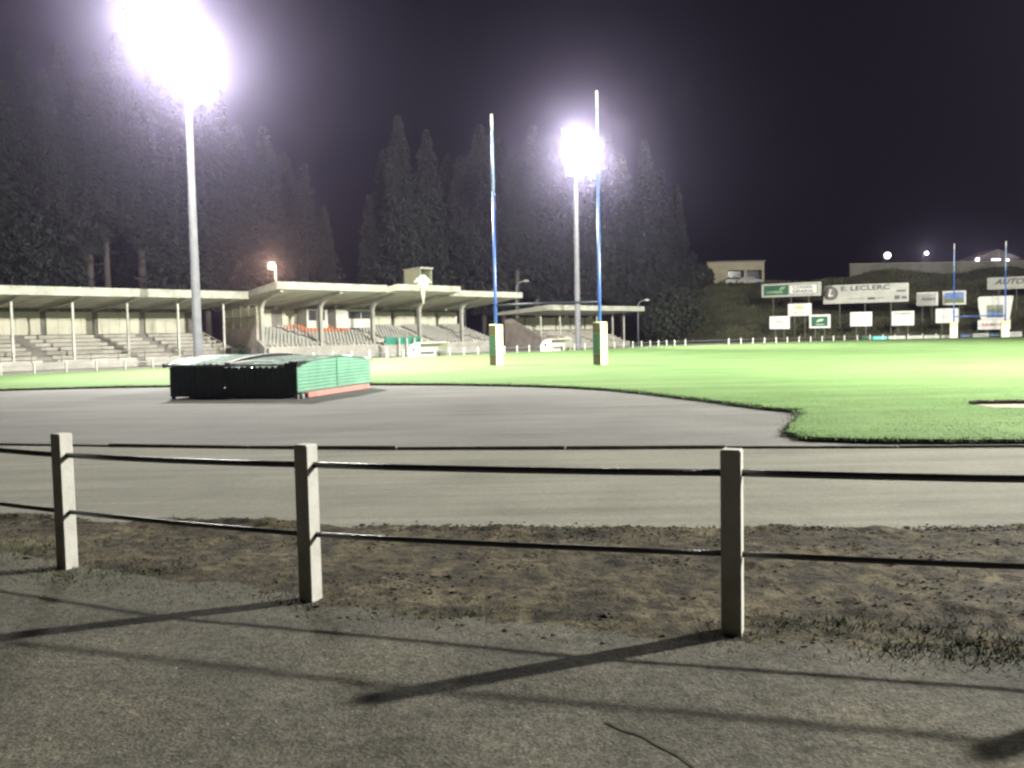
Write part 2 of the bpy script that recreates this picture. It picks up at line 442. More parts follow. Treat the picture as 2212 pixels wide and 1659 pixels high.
n=90000; dd=12+16*rng.random(n)**1.5; xx=rng.uniform(-.02,.66,n)*dd; ok=inside(xx,dd,outline); xx=xx[ok]; dd=dd[ok]; n=len(xx)
cl=fbm(xx*1.6,dd*1.6,91); 
blades('grass',xx,dd,np.full(n,FZ-.005),np.clip(1.5-(dd-12)/14,.15,1)*rng.uniform(.006,.018,n)*(.4+1.2*cl),rng.uniform(.4,1.4,n),rng.uniform(.008,.018,n),M_blade)
# sand of the landing pit that lies in the grass on the right
a=gp(2105,874,FZ); b=gp(2330,872,FZ); c=gp(2330,882,FZ); d=gp(2150,881,FZ)
sheet('sand_pit',[(d.x,d.y),(c.x,c.y),(b.x,b.y),(a.x,a.y)],FZ+.006,M_sand)
mb=MB(); dv=(b-a).normalized(); nv=Vector((-dv.y,dv.x,0))
for i in range(24):
    p=a.lerp(b,i/24); q=a.lerp(b,(i+1)/24); mb.prism([(p.x,p.y),(q.x,q.y),(q.x+nv.x*.3,q.y+nv.y*.3),(p.x+nv.x*.3,p.y+nv.y*.3)],'z',FZ+.002,FZ+.05+random.uniform(0,.03))
struct(mb.build('pit_edging',M_soil))

# loose litter on the earth strip: clods, dead grass
cl_v=[];cl_f=[];nb=0
cand=0
ico=[(0,0,1),(.89,0,.45),(.28,.85,.45),(-.72,.53,.45),(-.72,-.53,.45),(.28,-.85,.45),(.9,.3,-.2),(0,.9,-.2),(-.9,0,-.2),(0,-.9,-.2)]
icf=[(0,1,2),(0,2,3),(0,3,4),(0,4,5),(0,5,1),(1,6,2),(2,7,3),(3,8,4),(4,9,5),(5,1,9),(1,9,6),(2,6,7),(3,7,8),(4,8,9)]
while cand<3800:
    x=random.uniform(-6.5,6.5); y=random.uniform(3.9,9)
    if y<fence_y(np.array([x]))[0]-.35 or y>edge_y(np.array([x]))[0]+.05: continue
    if cand%2==0:
        y=float(edge_y(np.array([x]))[0])+random.gauss(-.12,.09)
        if fbm(np.array([x*1.7]),np.array([y*.7]),82)[0]<random.uniform(.36,.56): continue
    elif fbm(np.array([x*1.9]),np.array([y*3.2]),81)[0]<random.uniform(.48,.66): continue
    s=random.uniform(.0035,.012)*(1.9 if random.random()<.05 else 1); z=surf_z(x,y); r0=random.uniform(0,6.28)
    for vx,vy,vz in ico:
        j=random.uniform(.7,1.3); cl_v.append((x+(vx*math.cos(r0)-vy*math.sin(r0))*s*1.5*j,y+(vx*math.sin(r0)+vy*math.cos(r0))*s*j,z+vz*s*.8*j))
    cl_f+=[tuple(i+nb for i in f) for f in icf]; nb+=len(ico); cand+=1
struct(npmesh('earth_clods',np.array(cl_v),np.array(cl_f),M_clod),'stuff')
n=26000; xx=rng.uniform(-7,7,n); f0=fence_y(xx); yy=f0+rng.uniform(-.45,3.4,n); keep=(yy<edge_y(xx)+.05)&(fbm(xx*.9,yy*1.1,101)>rng.uniform(.36,.60,n)); xx=xx[keep]; yy=yy[keep]
zz=np.array([surf_z(a,b) for a,b in zip(xx,yy)])
blades('dead_grass',xx,yy,zz-.003,rng.uniform(.008,.035,len(xx)),rng.uniform(.5,2.5,len(xx)),rng.uniform(.004,.010,len(xx)),M_straw)
pa=[gp(1308,1562),gp(1345,1580),gp(1385,1592),gp(1425,1615),gp(1460,1632),gp(1500,1662)]
cv=[];cf=[]
for i,p in enumerate(pa):
    w=.006+.004*random.random(); z=surf_z(p.x,p.y)+.004
    cv+=[(p.x-w*.4,p.y-w,z),(p.x+w*.4,p.y+w,z)]
    if i: cf.append((2*i-2,2*i-1,2*i+1,2*i))
mb=MB(); mb.add(cv,cf); struct(mb.build('path_crack',M_soil))
cv=[];cf=[];nb=0
for i in range(420):
    x=random.uniform(-3.2,2.8); y=random.uniform(2.2,6.2)
    if y>fence_y(np.array([x]))[0]+.3: continue
    z=surf_z(x,y); sz=random.uniform(.0025,.007)
    for vx,vy,vz in ico: cv.append((x+vx*sz,y+vy*sz*random.uniform(.7,1.2),z+vz*sz*.7))
    cf+=[tuple(k+nb for k in f) for f in icf]; nb+=len(ico)
struct(npmesh('pebbles',np.array(cv),np.array(cf),mat('pale_pebble',(.34,.31,.25),.8,.3,60)),'stuff')
bxx=[];byy=[]
for (x,y) in FENCE:
    for i in range(150):
        t=random.uniform(0,6.28); r=abs(random.gauss(.09,.05))+.05; bxx.append(x+math.cos(t)*r*1.4); byy.append(y+math.sin(t)*r)
bxx=np.array(bxx);byy=np.array(byy); bzz=np.array([surf_z(a,b) for a,b in zip(bxx,byy)])
blades('post_foot_weeds',bxx,byy,bzz-.004,rng.uniform(.012,.04,len(bxx)),rng.uniform(.2,.7,len(bxx)),rng.uniform(.004,.009,len(bxx)),mat('foot_weed',(.080,.088,.036),.85,.3,4))
bxx=[];byy=[]
for (px,py,n,rx,ry) in ((2090,1405,700,.30,.10),(1900,1365,350,.35,.07),(2190,1420,350,.2,.08),(1720,1352,200,.25,.05),(60,1190,500,.35,.14),(250,1240,250,.3,.08),(980,1330,160,.3,.05)):
    c=gp(px,py)
    for i in range(n): bxx.append(c.x+random.gauss(0,rx)); byy.append(c.y+random.gauss(0,ry))
bxx=np.array(bxx);byy=np.array(byy); bzz=np.array([surf_z(a,b) for a,b in zip(bxx,byy)])
blades('weed_patches',bxx,byy,bzz-.004,rng.uniform(.012,.045,len(bxx)),rng.uniform(.2,.8,len(bxx)),rng.uniform(.005,.011,len(bxx)),mat('weed_green',(.060,.085,.026),.85,.3,4))
# sparse living grass where the path meets the earth
n=3000; xx=rng.uniform(-7,7,n); yy=fence_y(xx)+rng.normal(-.20,.14,n)
keep=fbm(xx*1.4,yy*1.4,111)>.50; xx=xx[keep]; yy=yy[keep]; zz=np.array([surf_z(a,b) for a,b in zip(xx,yy)])
blades('verge_grass',xx,yy,zz-.003,rng.uniform(.008,.026,len(xx)),rng.uniform(.3,.9,len(xx)),rng.uniform(.003,.006,len(xx)),mat('verge_green',(.085,.105,.035),.8,.3,3))

# ------------------------------------------------------------------ the bank behind the far goal
bx=np.arange(14,150,1.0); by=np.arange(109,262,1.0)
BX,BY=np.meshgrid(bx,by)
def bank_z(x,y):
    base=112-.10*(x-40)
    tt=np.clip((y-base)/25,0,1); tt=tt*tt*(3-2*tt)
    side=np.clip((x-18)/12,0,1); side=side*side*(3-2*side)
    z=8.6*tt*side+.5*tt*(fbm(x*.25,y*.25,131)-.5)+.35*tt*(fbm(x*.9,y*.9,132)-.5)
    z=z+1.5*np.exp(-((x-57)/7)**2-((y-136)/3.0)**2)+1.7*np.exp(-((x-74)/7)**2-((y-136.5)/3.0)**2)
    return np.where(tt<=0,-.06,z-.02)
BZ=bank_z(BX,BY); nyb,nxb=BX.shape; ib=np.arange(nxb*nyb).reshape(nyb,nxb)
struct(npmesh('bank',np.stack([BX.ravel(),BY.ravel(),BZ.ravel()],1),np.stack([ib[:-1,:-1].ravel(),ib[:-1,1:].ravel(),ib[1:,1:].ravel(),ib[1:,:-1].ravel()],1),M_bank,smooth=True))
n=26000; xx=rng.uniform(20,95,n); yy=rng.uniform(111,139,n); zz=bank_z(xx,yy); keep=(zz>.15)&(fbm(xx*.35,yy*.35,141)>.40); xx=xx[keep];yy=yy[keep];zz=zz[keep]
blades('bank_scrub',xx,yy,zz-.05,rng.uniform(.15,.55,len(xx)),rng.uniform(.2,.9,len(xx)),rng.uniform(.08,.22,len(xx)),mat('bank_scrub_leaves',(.072,.080,.036),.9,.35,.2))

# ------------------------------------------------------------------ near railing of concrete posts and iron pipes
rail=thing('railing','near railing of weathered concrete posts with two dark iron pipes running through them','railing',(0,0,0))
angs=[-124,-123,-121.3,-120,-112.2,-104,-100]
for i,((x,y),an) in enumerate(zip(FENCE,angs)):
    mb=MB(); w=.054
    mb.bevbox(-w,w,-w,w,-.06,.992+(.016 if i==4 else random.uniform(-.006,.006)),.008)
    o=mb.build('post',M_post,rail); o.location=(x,y,0); o.rotation_euler=(random.uniform(-.005,.005),random.uniform(-.003,.004),math.radians(an+90))
for (hs_,r) in (((.855,.85,.832,.858,.880,.89,.89),.0195),((.425,.425,.42,.42,.44,.45,.45),.0165)):
    for (p,q,ha,hb_) in zip(FENCE[:-1],FENCE[1:],hs_[:-1],hs_[1:]):
        mb=MB(); n=5; pts=[]
        for k in range(n):
            f=k/(n-1); pts.append((p[0]+(q[0]-p[0])*f,p[1]+(q[1]-p[1])*f,ha+(hb_-ha)*f-.008*math.sin(math.pi*f)))
        mb.tube(pts,r,14); mb.build('rail',M_pipe,rail,smooth=True)

# ------------------------------------------------------------------ high-jump mat under its corrugated metal cover
shed_a=-math.radians(15.0)
shed=thing('mat_shelter','low green corrugated metal cover over a red landing mat, standing on the cinder apron','mat shelter',(-9.55,25.23,0),shed_a)
LX,LY,EV,CR=3.92,4.78,.88,1.06
def archz(y): return EV+(CR-EV)*math.sin(math.pi*min(1,max(0,y/LY)))**.8 if 0<y<LY else EV
def corr_wall(x0,x1,y,z0,z1,pitch,amp,along):
    mb=MB(); n=int((x1-x0)/pitch*6); vs=[]
    for i in range(n+1):
        s=x0+(x1-x0)*i/n; o=amp*max(-.6,min(.6,math.sin(2*math.pi*s/pitch)))*1.6
        if along=='x': vs+=[(s,y+o,z0),(s,y+o,z1)]
        else: vs+=[(y+o,s,z0),(y+o,s,z1)]
    mb.add(vs,[(2*i,2*i+2,2*i+3,2*i+1) for i in range(n)]); return mb
XJ=1.72
corr_wall(0,XJ,-.03,.06,EV,.16,.012,'x').build('side_panel',M_shed_shaded,shed)
corr_wall(XJ,LX,.03,.04,EV,.16,.012,'x').build('side_panel',M_shed_shaded,shed)
corr_wall(0,LX,LY,.06,EV,.16,.012,'x').build('side_panel',M_shed_shaded,shed)
def end_panel(x,sg):
    mb=MB(); rows=54; cols=28; vs=[]
    for i in range(rows+1):
        for j in range(cols+1):
            y=LY*j/cols; zt=archz(y); z=.17+(zt-.17)*i/rows
            zz=.17+(CR-.17)*i/rows
            vs.append((x+sg*.011*max(-.5,min(.5,math.sin(2*math.pi*z/.094)))*2,y,z))
    w=cols+1
    mb.add(vs,[(i*w+j,i*w+j+1,(i+1)*w+j+1,(i+1)*w+j) for i in range(rows) for j in range(cols)])
    return mb.build('end_panel',M_shed,shed)
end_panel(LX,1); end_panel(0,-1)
mb=MB(); mb.box(LX+.013,LX+.022,LY*.5-.02,LY*.5+.02,.2,CR-.02); mb.build('seam_strip',mat('dull_green_strip',(.06,.22,.14),.5,.1,3),shed)
def roof_sheet(x0,x1,lift,m):
    mb=MB(); nx_=int((x1-x0)/.125*6); ny_=26; vs=[]
    for i in range(nx_+1):
        x=x0+(x1-x0)*i/nx_; wv=.028*math.sin(2*math.pi*x/.19)+.012*math.sin(x*5.1+1)
        for j in range(ny_+1):
            y=-.13+(LY+.26)*j/ny_; vs.append((x,y,archz(y)+lift+wv*(1+.35*math.sin(y*3.7+x*2.3))+.03+.012*math.sin(y*2.9+x*1.7)-(.035 if y<0 or y>LY else 0)))
    w=ny_+1
    mb.add(vs,[(i*w+j,(i+1)*w+j,(i+1)*w+j+1,i*w+j+1) for i in range(nx_) for j in range(ny_)])
    return mb.build('roof_sheet',m,shed)
roof_sheet(-.08,XJ+.1,.055,M_shed_roof); roof_sheet(XJ-.06,LX+.05,0.0,M_shed_roof)
def trim(x,w,lift,h,m):
    mb=MB(); ny_=22; vs=[]
    for j in range(ny_+1):
        y=-.14+(LY+.28)*j/ny_; z=archz(y)+lift
        vs+=[(x,y,z),(x+w,y,z),(x+w,y,z+h),(x,y,z+h)]
    fs=[(j*4+k,j*4+(k+1)%4,(j+1)*4+(k+1)%4,(j+1)*4+k) for j in range(ny_) for k in range(4)]+[(0,1,2,3),(ny_*4+3,ny_*4+2,ny_*4+1,ny_*4)]
    mb.add(vs,fs); return mb.build('roof_trim',m,shed)
trim(XJ+.10,.07,.03,.10,M_dark); trim(-.14,.06,.0,.11,M_dark); 
mb=MB(); mb.box(LX-.28,LX+.09,-.16,.02,EV-.02,EV+.10); mb.box(LX-.16,LX+.1,-.15,.35,EV+.05,EV+.14); mb.build('corner_flap',M_dark,shed)
mb=MB(); mb.box(-.1,LX-.3,-.15,-.10,EV+.02,EV+.075); mb.build('eave_bar',M_steel,shed)
for (xa,ya,xb,yb) in ((XJ+.25,-.1,XJ+.95,.55),(XJ+.45,-.1,XJ+1.35,.25)):
    mb=MB(); mb.tube([(xa,ya,EV+.11),((xa+xb)/2,(ya+yb)/2,EV+.15),(xb,yb,EV+.13)],.022,8); mb.build('loose_strap',M_white,shed)
mb=MB(); mb.bevbox(.25,LX+.10,.45,LY-.25,.015,.155,.03); mb.build('landing_mat',M_foam,shed)
mb=MB(); mb.tube([(LX+.02,.16,.075),(LX+.09,.16,.075)],.075,14); mb.build('wheel',M_steel,shed)
for q in ((0,.08,.02,.1,0,.1),(LX-.1,LX,.0,.1,0,.12),(LX-.1,LX-.02,LY-.12,LY-.02,0,.16),(0,.08,LY-.1,LY-.02,0,.1)):
    mb=MB(); mb.box(*q); mb.build('foot',M_conc_d,shed)

# ------------------------------------------------------------------ rugby goals
def goal(PL,PR,bar,tops,label,padh,padw,scale=1.0,padrot=-.40):
    c=(Vector(PL)+Vector(PR))/2; d=Vector(PR)-Vector(PL); a=math.atan2(d.y,d.x)
    g=thing('rugby_goal',label,'goal posts',(c.x,c.y,FZ),a); hw=d.length/2
    for sx in (-1,1):
        top=tops[0] if sx<0 else tops[1]; mb=MB(); r0,r1=.075*scale,.055*scale; zt=top*.935
        mb.tube([(sx*hw,0,-.1),(sx*hw,0,bar),(sx*hw,0,zt)],[r0*1.1,r0,r1],14); p=mb.build('upright',M_blue,g,smooth=True)
        mb=MB(); mb.tube([(sx*hw,0,top*.70),(sx*hw,0,zt-.003)],[r1*1.25,r1*1.1],14); mb.build('glare_section',mat('glare_pale_blue',(.26,.33,.48),.5,.3,3),p,smooth=True)  # pale sleeve: floodlight glare over the upper blue, put into the colour
        mb=MB(); mb.tube([(sx*hw,0,zt),(sx*hw,0,top)],[r1*1.15,r1*1.1],14); mb.build('white_tip',M_white,p,smooth=True)
        h=padw/2
        mb=MB(); mb.bevbox(-h,h,-h,h,.02,padh,.025); pd=mb.build('post_pad',M_yellow,g); pd.location=(sx*hw,0,0); pd.rotation_euler=(0,0,padrot)
        e=h+.004; fx0,fx1=-h+.02,h-.02
        ft=M_padgreen if scale==1 else M_padwhite; fo_=M_padolive if scale==1 else M_padwhite
        mb=MB(); mb.box(fx0,fx1,-e,-h+.01,padh*.27,padh*.74); mb.build('front_panel',ft,pd)
        mb=MB(); mb.box(fx0,fx1,-e,-h+.01,.03,padh*.265); mb.build('lower_panel',fo_,pd); mb=MB(); mb.box(fx0,fx1,-e,-h+.01,padh*.745,padh-.03); mb.build('upper_panel',M_padolive if scale==1 else M_yellow,pd)
        mb=MB(); mb.box(h-.01,e,-h+.03,h-.12,.04,padh*.75); mb.build('white_panel',M_padwhite,pd)
    mb=MB(); mb.tube([(-hw-.06,0,bar),(hw+.06,0,bar)],.06*scale,12); mb.build('crossbar',M_blue_shaded if scale==1 else M_blue,g,smooth=True)
    return g
gl,gr=gp(1073,793),gp(1297,792)
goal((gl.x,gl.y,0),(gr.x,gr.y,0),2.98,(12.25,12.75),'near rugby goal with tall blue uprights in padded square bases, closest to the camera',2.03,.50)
def g2(px,Yd): q=at(px,731,Yd); return (q.x,q.y,0)
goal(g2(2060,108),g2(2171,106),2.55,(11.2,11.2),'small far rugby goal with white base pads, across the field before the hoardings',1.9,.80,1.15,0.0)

# ------------------------------------------------------------------ floodlight pylons
def pylon(loc,label,spread,spill,flood,aim,rz=SA,top=19.0,hx=0.0,skew=0.0,hs=1.0,aim2=None,group=None):
    p=thing('floodlight_pylon',label,'floodlight',(loc[0],loc[1],0),rz,group)
    mb=MB(); mb.tube([(0,0,-.1),(0,0,.25),(0,0,.3),(0,0,top-2.6),(0,0,top+2.3)],[.36,.36,.285,.19,.15],20); mb.build('mast',mat('mast_grey_paint',(.115,.115,.125),.55,.12,1.5),p,smooth=True)
    rows=[(-2.0,1.0,3),(-1.0,1.45,4),(0,1.9,5),(1.0,1.45,4),(2.0,1.0,3)]
    rows=[(a*hs,b*hs,c) for a,b,c in rows]
    for dz,hw,n in rows:
        mb=MB(); mb.box(hx-skew*dz-hw-.1,hx-skew*dz+hw+.1,-.33,-.21,top+dz-.06,top+dz+.06); mb.build('crossbar',M_steel,p)
    for xb in (-.75,.75):
        mb=MB(); mb.prism([(hx+xb+skew*2.2-.05,top-2.2),(hx+xb+skew*2.2+.05,top-2.2),(hx+xb-skew*2.2+.05,top+2.2),(hx+xb-skew*2.2-.05,top+2.2)],'y',-.209,-.12); mb.build('brace',M_steel,p)
    h0=None
    for dz,hw,n in rows:
        for i in range(n):
            x=hx-skew*dz-hw+2*hw*i/(n-1); z=top+dz
            if h0 is None:
                mb=MB(); R=.46; tl=math.radians(24); ax=Vector((0,-math.cos(tl),-math.sin(tl))); c0=Vector((0,-.36,.05))
                mb.tube([c0,c0+ax*.12,c0+ax*.42],[.16,.34,R],14); h0=mb.build('lamp_housing',M_steel,p,smooth=True)
                mb=MB(); mb.ball(c0+ax*.44,R*.98,14,8,(1,.55,.95)); mb.build('lens',M_lens,h0,smooth=True); h=h0
            else: h=copy_tree(h0,p)
            h.location=(x,0,z)
    for i,(x,dz) in enumerate(((-spread*.5,1.7*spread),(spread*.5,1.2*spread),(-spread,.3*spread),(spread,-.2*spread),(-spread*.5,-1.2*spread),(spread*.5,-1.7*spread))):
        l=bpy.data.lights.new('lamp_light','POINT'); l.energy=spill*.5; l.color=LAMP_COL; l.shadow_soft_size=.5
        o=bpy.data.objects.new('lamp_light',l); COL.objects.link(o); o.parent=p; o.location=(x+hx-skew*dz,-1.6,top+dz)
    # the aimed beams of the head
    d=(Vector((aim[0],aim[1],0))-Vector((loc[0],loc[1],top))).normalized()
    for x in (-spread*.7,spread*.7):
        l=bpy.data.lights.new('beam_light','SPOT'); l.energy=flood; l.color=LAMP_COL; l.shadow_soft_size=.5; l.spot_size=math.radians(116); l.spot_blend=1.0
        o=bpy.data.objects.new('beam_light',l); COL.objects.link(o); o.parent=p
        o.location=(x,-1.6,top+.3); o.rotation_euler=(Matrix.Rotation(-rz,3,'Z')@d.to_track_quat('-Z','Y').to_matrix()).to_euler()
    if aim2:      # a downward beam on the near strip of grass
        d=(Vector((aim2[0],aim2[1],0))-Vector((loc[0],loc[1],top))).normalized()
        l=bpy.data.lights.new('beam_light','SPOT'); l.energy=aim2[2]; l.color=LAMP_COL; l.shadow_soft_size=.5; l.spot_size=math.radians(66); l.spot_blend=1.0
        o=bpy.data.objects.new('beam_light',l); COL.objects.link(o); o.parent=p
        o.location=(0,-1.6,top-1.2); o.rotation_euler=(Matrix.Rotation(-rz,3,'Z')@d.to_track_quat('-Z','Y').to_matrix()).to_euler()
    return p
P1=W(12.25,3); P2=W(51.1,3)
pylon(P1,'tall floodlight mast between the mat shelter and the left stand, with the largest glare',1.0,15500,100000,(6,55),hx=-1.8,skew=.62,top=18.8,aim2=(-14,41,95000))
pylon(P2,'distant floodlight mast between the near goal uprights, before the right-hand stand',.8,7200,82000,(44,86),hx=-1.2,skew=.12,top=17.9,hs=.78)
pylon((33,17),'floodlight mast at the near right corner of the field, outside the photo',.25,60000,88000,(10,66),SA+math.pi,top=17.4)
pylon((58,46.6),'floodlight mast along the right touchline, outside the photo',.25,17000,68000,(20,75),SA+math.pi)

# ------------------------------------------------------------------ handrail round the field: low white concrete posts
hr=thing('handrail','long low handrail of white concrete posts between the field and the stands','railing',(O0.x,O0.y,0),0)
line=[W(u,0) for u in (-20,63.9)]+[Vector((p[0],p[1],0)) for p in ((23,95.8),(31,101),(39,105.5),(47,108.3),(54,109.5))]
pts=[]; dist=0.0; L0=[]
for a,b in zip(line[:-1],line[1:]): L0.append((b-a).length)
tot=sum(L0); step=1.55; s=20%1.55
while s<tot:
    r=s
    for (a,b),l in zip(zip(line[:-1],line[1:]),L0):
        if r<=l: pts.append(a.lerp(b,r/l)-O0); break
        r-=l
    s+=step if s<L0[0] else (6.0 if s<L0[0]+step else 1.85)
proto=None
for i,p in enumerate(pts):
    if proto is None:
        mb=MB(); mb.bevbox(-.055,.055,-.055,.055,-.05,.66,.03); proto=mb.build('post',M_white,hr); o=proto; o.rotation_euler=(0,0,SA)
    else:
        o=proto.copy(); COL.objects.link(o); o.parent=hr
    o.location=p
for a,b in zip(line[:-1],line[1:]):
    mb=MB(); mb.tube([a-O0+Vector((0,0,.5)),b-O0+Vector((0,0,.5))],.018,6); mb.build('rail',M_steel,hr)

# ------------------------------------------------------------------ grandstands (local x along the touchline, y away from the field)
def roofslab(st,u0,u1,vf,zf,vb,zb,fh,name='roof',seams=1.74):
    """sloping sheet roof: front edge (vf,zf underside) to rear (vb,zb underside), fascia height fh"""
    mb=MB(); th=.10
    mb.prism([(vf+.06,zf+.02),(vb,zb),(vb,zb+th),(vf+.06,zf+.02+th)],'x',u0+.002,u1-.002); r=mb.build(name,M_roofsheet,st)
    mb=MB(); n=max(1,int((u1-u0)/2.6))
    for i in range(n):
        a=u0+(u1-u0)*i/n; b=u0+(u1-u0)*(i+1)/n; mb.box(a+.006,b-.006,vf-.03+random.uniform(-.006,.006),vf+.055,zf-.02,zf+fh)
    mb.build('fascia',M_fascia,r)
    for u in (u0,u1):
        sg=-.05 if u==u0 else .0
        mb=MB(); mb.prism([(vf+.056,zf-.02),(vb,zb-.05),(vb,zb+.22),(vf+.056,zf+fh)],'x',u+sg,u+sg+.05)
        mb.build('end_fascia',M_fascia,r)
    mb=MB(); u=u0+.8
    while u<u1-.3:
        mb.prism([(vf+.3,zf-.03),(vb-.1,zb-.05),(vb-.1,zb-.002),(vf+.3,zf+.018)],'x',u,u+.05); u+=seams
    mb.build('purlin',M_roofsheet,r)
    return r

# --- left stand
UL0,UL1=-9.0,19.2
st=thing('grandstand','long low left stand with open pale terraces, thin posts and cream rear panels','grandstand',W(0,0),SA)
roofslab(st,UL0,19.5,8.5,4.47,15.4,3.88,.50)
mb=MB(); mb.box(UL0,UL1,9.0,9.18,0,.46); mb.build('front_wall',M_conc,st)
R=7
mb=MB()
for i in range(R):
    v0=9.2+i*.80; mb.box(UL0,UL1,v0,15.0-.001*i,(.30+i*.255 if i else 0),.30+(i+1)*.255-.0)
mb.build('terrace',M_conc_d,st)
AIS=(-2.0,6.1,14.6)
for i in range(R):
    v0=9.2+i*.80; z=.30+(i+1)*.255; u=UL0
    cuts=[(a+(.0 if a!=14.6 else -.0)-.25*(i-3)*(1 if a==14.6 else 0)*.35,) for a in AIS]
    for k,(a,b) in enumerate(zip([UL0]+[c[0]+.45 for c in cuts],[c[0]-.45 for c in cuts]+[UL1])):
        mb=MB(); mb.box(a,b,v0-.03,v0+.30,z-.17,z+.012); mb.build('bench',M_seatlight,st)
mb=MB(); mb.box(UL0,UL1,15.02,15.2,0,2.15); mb.build('rear_wall',M_conc_d,st)
u=UL0+.2
k=0
while u<UL1-1:
    w=3.05; b=min(u+w,UL1)
    mb=MB(); x=u
    while x<b-.05:
        y=min(x+.76,b); mb.box(x,y-.015,14.9,15.0,2.16,3.66); x=y
    mb.build('rear_panel',M_panel,st); u+=3.42
mb=MB(); mb.box(UL0,UL1,15.03,15.07,2.152,3.80); mb.build('rear_lining',M_conc_d,st)
for u in (4.33-3.52*3,4.33-3.52*2,4.33-3.52,4.33,7.88,11.38,14.9,18.37):
    mb=MB(); mb.box(u-.065,u+.065,9.9,10.03,.0,4.36); mb.build('column',M_white,st)
    mb=MB(); mb.prism([(8.6,4.44),(15.2,3.84),(15.2,3.66),(9.9,4.10)],'x',u-.05,u+.05); mb.build('rafter',mat('rafter_grey',(.36,.35,.29),.8,.1,1),st)
mb=MB(); u=UL0
while u<UL1:
    mb.tube([(u,9.1,.46),(u,9.1,1.02)],.022,6); u+=1.75
mb.tube([(UL0,9.1,1.02),(UL1,9.1,1.02)],.022,6); mb.tube([(UL0,9.1,.74),(UL1,9.1,.74)],.018,6); mb.build('guard_rail',mat('guard_rail_grey',(.16,.15,.13),.6,.1,3),st)
mb=MB(); mb.prism([(9.18,0),(15.0,0),(15.0,2.4),(9.18,.6)],'x',UL1+.003,UL1+.16); mb.build('side_wall',M_brick,st)
for (u,z) in ((4.9,3.62),(9.0,3.60),(13.4,3.6)):
    mb=MB(); mb.ball((u,14.7,z+.05),.09,10,6); mb.build('ceiling_lamp',M_white,st)

# --- main stand
ms=thing('grandstand','tall central main stand with curved columns, stepped cantilever roof and rows of seats','grandstand',W(0,0),SA)
roofslab(ms,20.2,30.3,6.0,5.08,14.6,4.10,.50)
roofslab(ms,30.302,37.2,4.7,5.16,14.6,4.12,.46)
roofslab(ms,37.202,46.7,6.0,4.90,14.6,3.96,.48)
MU0,MU1=20.72,46.2
mb=MB(); mb.box(MU0,MU1,8.0,8.2,0,.92); mb.build('front_wall',M_conc,ms)
mb=MB(); NR=11
for i in range(NR):
    v0=8.75+i*.46; mb.box(MU0+.2,MU1,v0,13.9-.001*i,(.86+i*.148 if i else 0),.86+(i+1)*.148)
mb.box(MU0+.2,MU1,8.2,8.75,0,.80); mb.build('terrace',M_seatlight,ms)
mb=MB(); mb.box(MU0,MU1,13.92,14.12,0,2.45); mb.build('rear_wall',M_conc_d,ms)
for k,(a,b) in enumerate(((20.9,25.0),(26.0,27.2),(34.8,37.6),(37.9,40.5),(40.8,43.2),(43.5,46.1))):
    mb=MB(); x=a
    while x<b-.05:
        y=min(x+1.3,b); mb.box(x,y-.02,13.8,13.9,2.5,3.78 if k>1 else 3.9); x=y
    mb.build('rear_panel',M_panel,ms)
mb=MB(); mb.box(MU0,46.1,13.905,13.915,2.5,4.0); mb.build('rear_lining',M_conc_d,ms)
# press cabins under the roof with doors and windows
mb=MB(); mb.box(27.5,29.6,12.6,13.75,2.38,3.95); cab=mb.build('press_cabin',M_white,ms)
for (a,b) in ((27.7,28.4),(28.7,29.3)):
    mb=MB(); mb.box(a,b,12.57,12.598,3.0,3.8); mb.build('window',M_window,cab)
mb=MB(); mb.box(28.43,28.62,12.565,12.598,2.42,3.85); mb.build('door_frame',M_conc_d,cab)
mb=MB(); mb.box(30.3,34.4,12.4,13.75,2.38,3.95); cab=mb.build('press_cabin',M_white,ms)
for (a,b) in ((31.6,32.9),(33.0,34.2)):
    mb=MB(); mb.box(a,b,12.37,12.398,3.15,3.72); mb.build('window',M_window,cab)
for u in (20.85,26.1,31.3,36.5,41.7):
    mb=MB(); pts=[(u,9.0,.3),(u,9.0,2.0),(u,9.0,3.7)]
    for k in range(1,8):
        t=k/7*math.radians(66); pts.append((u,9.0-1.15*(1-math.cos(t)),3.7+1.15*math.sin(t)*.78))
    pts.append((u,6.4,5.02-.0)); mb.sweep(pts,.26,.30); mb.build('column',M_conc,ms)
    mb=MB(); mb.prism([(8.7,4.62),(14.3,4.02),(14.3,3.80),(9.1,4.2)],'x',u-.1,u+.1); mb.build('rafter',MATS['rafter_grey'],ms)
# seats
seatmb=MB(); seatmb.box(-.12,.12,-.10,.12,.10,.14); seatmb.prism([(.09,.10),(.13,.10),(.17,.34),(.13,.34)],'x',-.12,.12)
seat0=None; allseats=[]
ais=[(25.4,-.20),(32.5,-.22),(37.8,.0),(42.9,-.15)]
for i in range(NR-1):
    v=8.75+i*.46+.18; z=.86+(i+1)*.148+.002; u=MU0+.5
    while u<MU1-.3:
        if all(abs(u-(a+s_*(i-5)))>.42 for a,s_ in ais) and not (31.9<u<35.6 and i<2):
            orange = (25.6<u<30.9 and i in (8,9)) or (26.2<u<31.2 and i in (6,7))
            allseats.append((u,v,z,orange))
        u+=.33
o_=[s for s in allseats if s[3]]; g_=[s for s in allseats if not s[3]]
g_.sort(key=lambda s:(W(s[0],s[1]).y))
indiv=o_+g_[:100-len(o_)]
for (u,v,z,orr) in indiv[:100]:
    key='so' if orr else 'sg'
    if key not in MATS:
        me=seatmb.build('seat',M_seat_o if orr else M_seat,ms); MATS[key]=me; o=me
    else:
        o=MATS[key].copy(); COL.objects.link(o); o.parent=ms
    o.location=(u,v,z)
    if orr: o['label']='orange seat'
mb=MB()
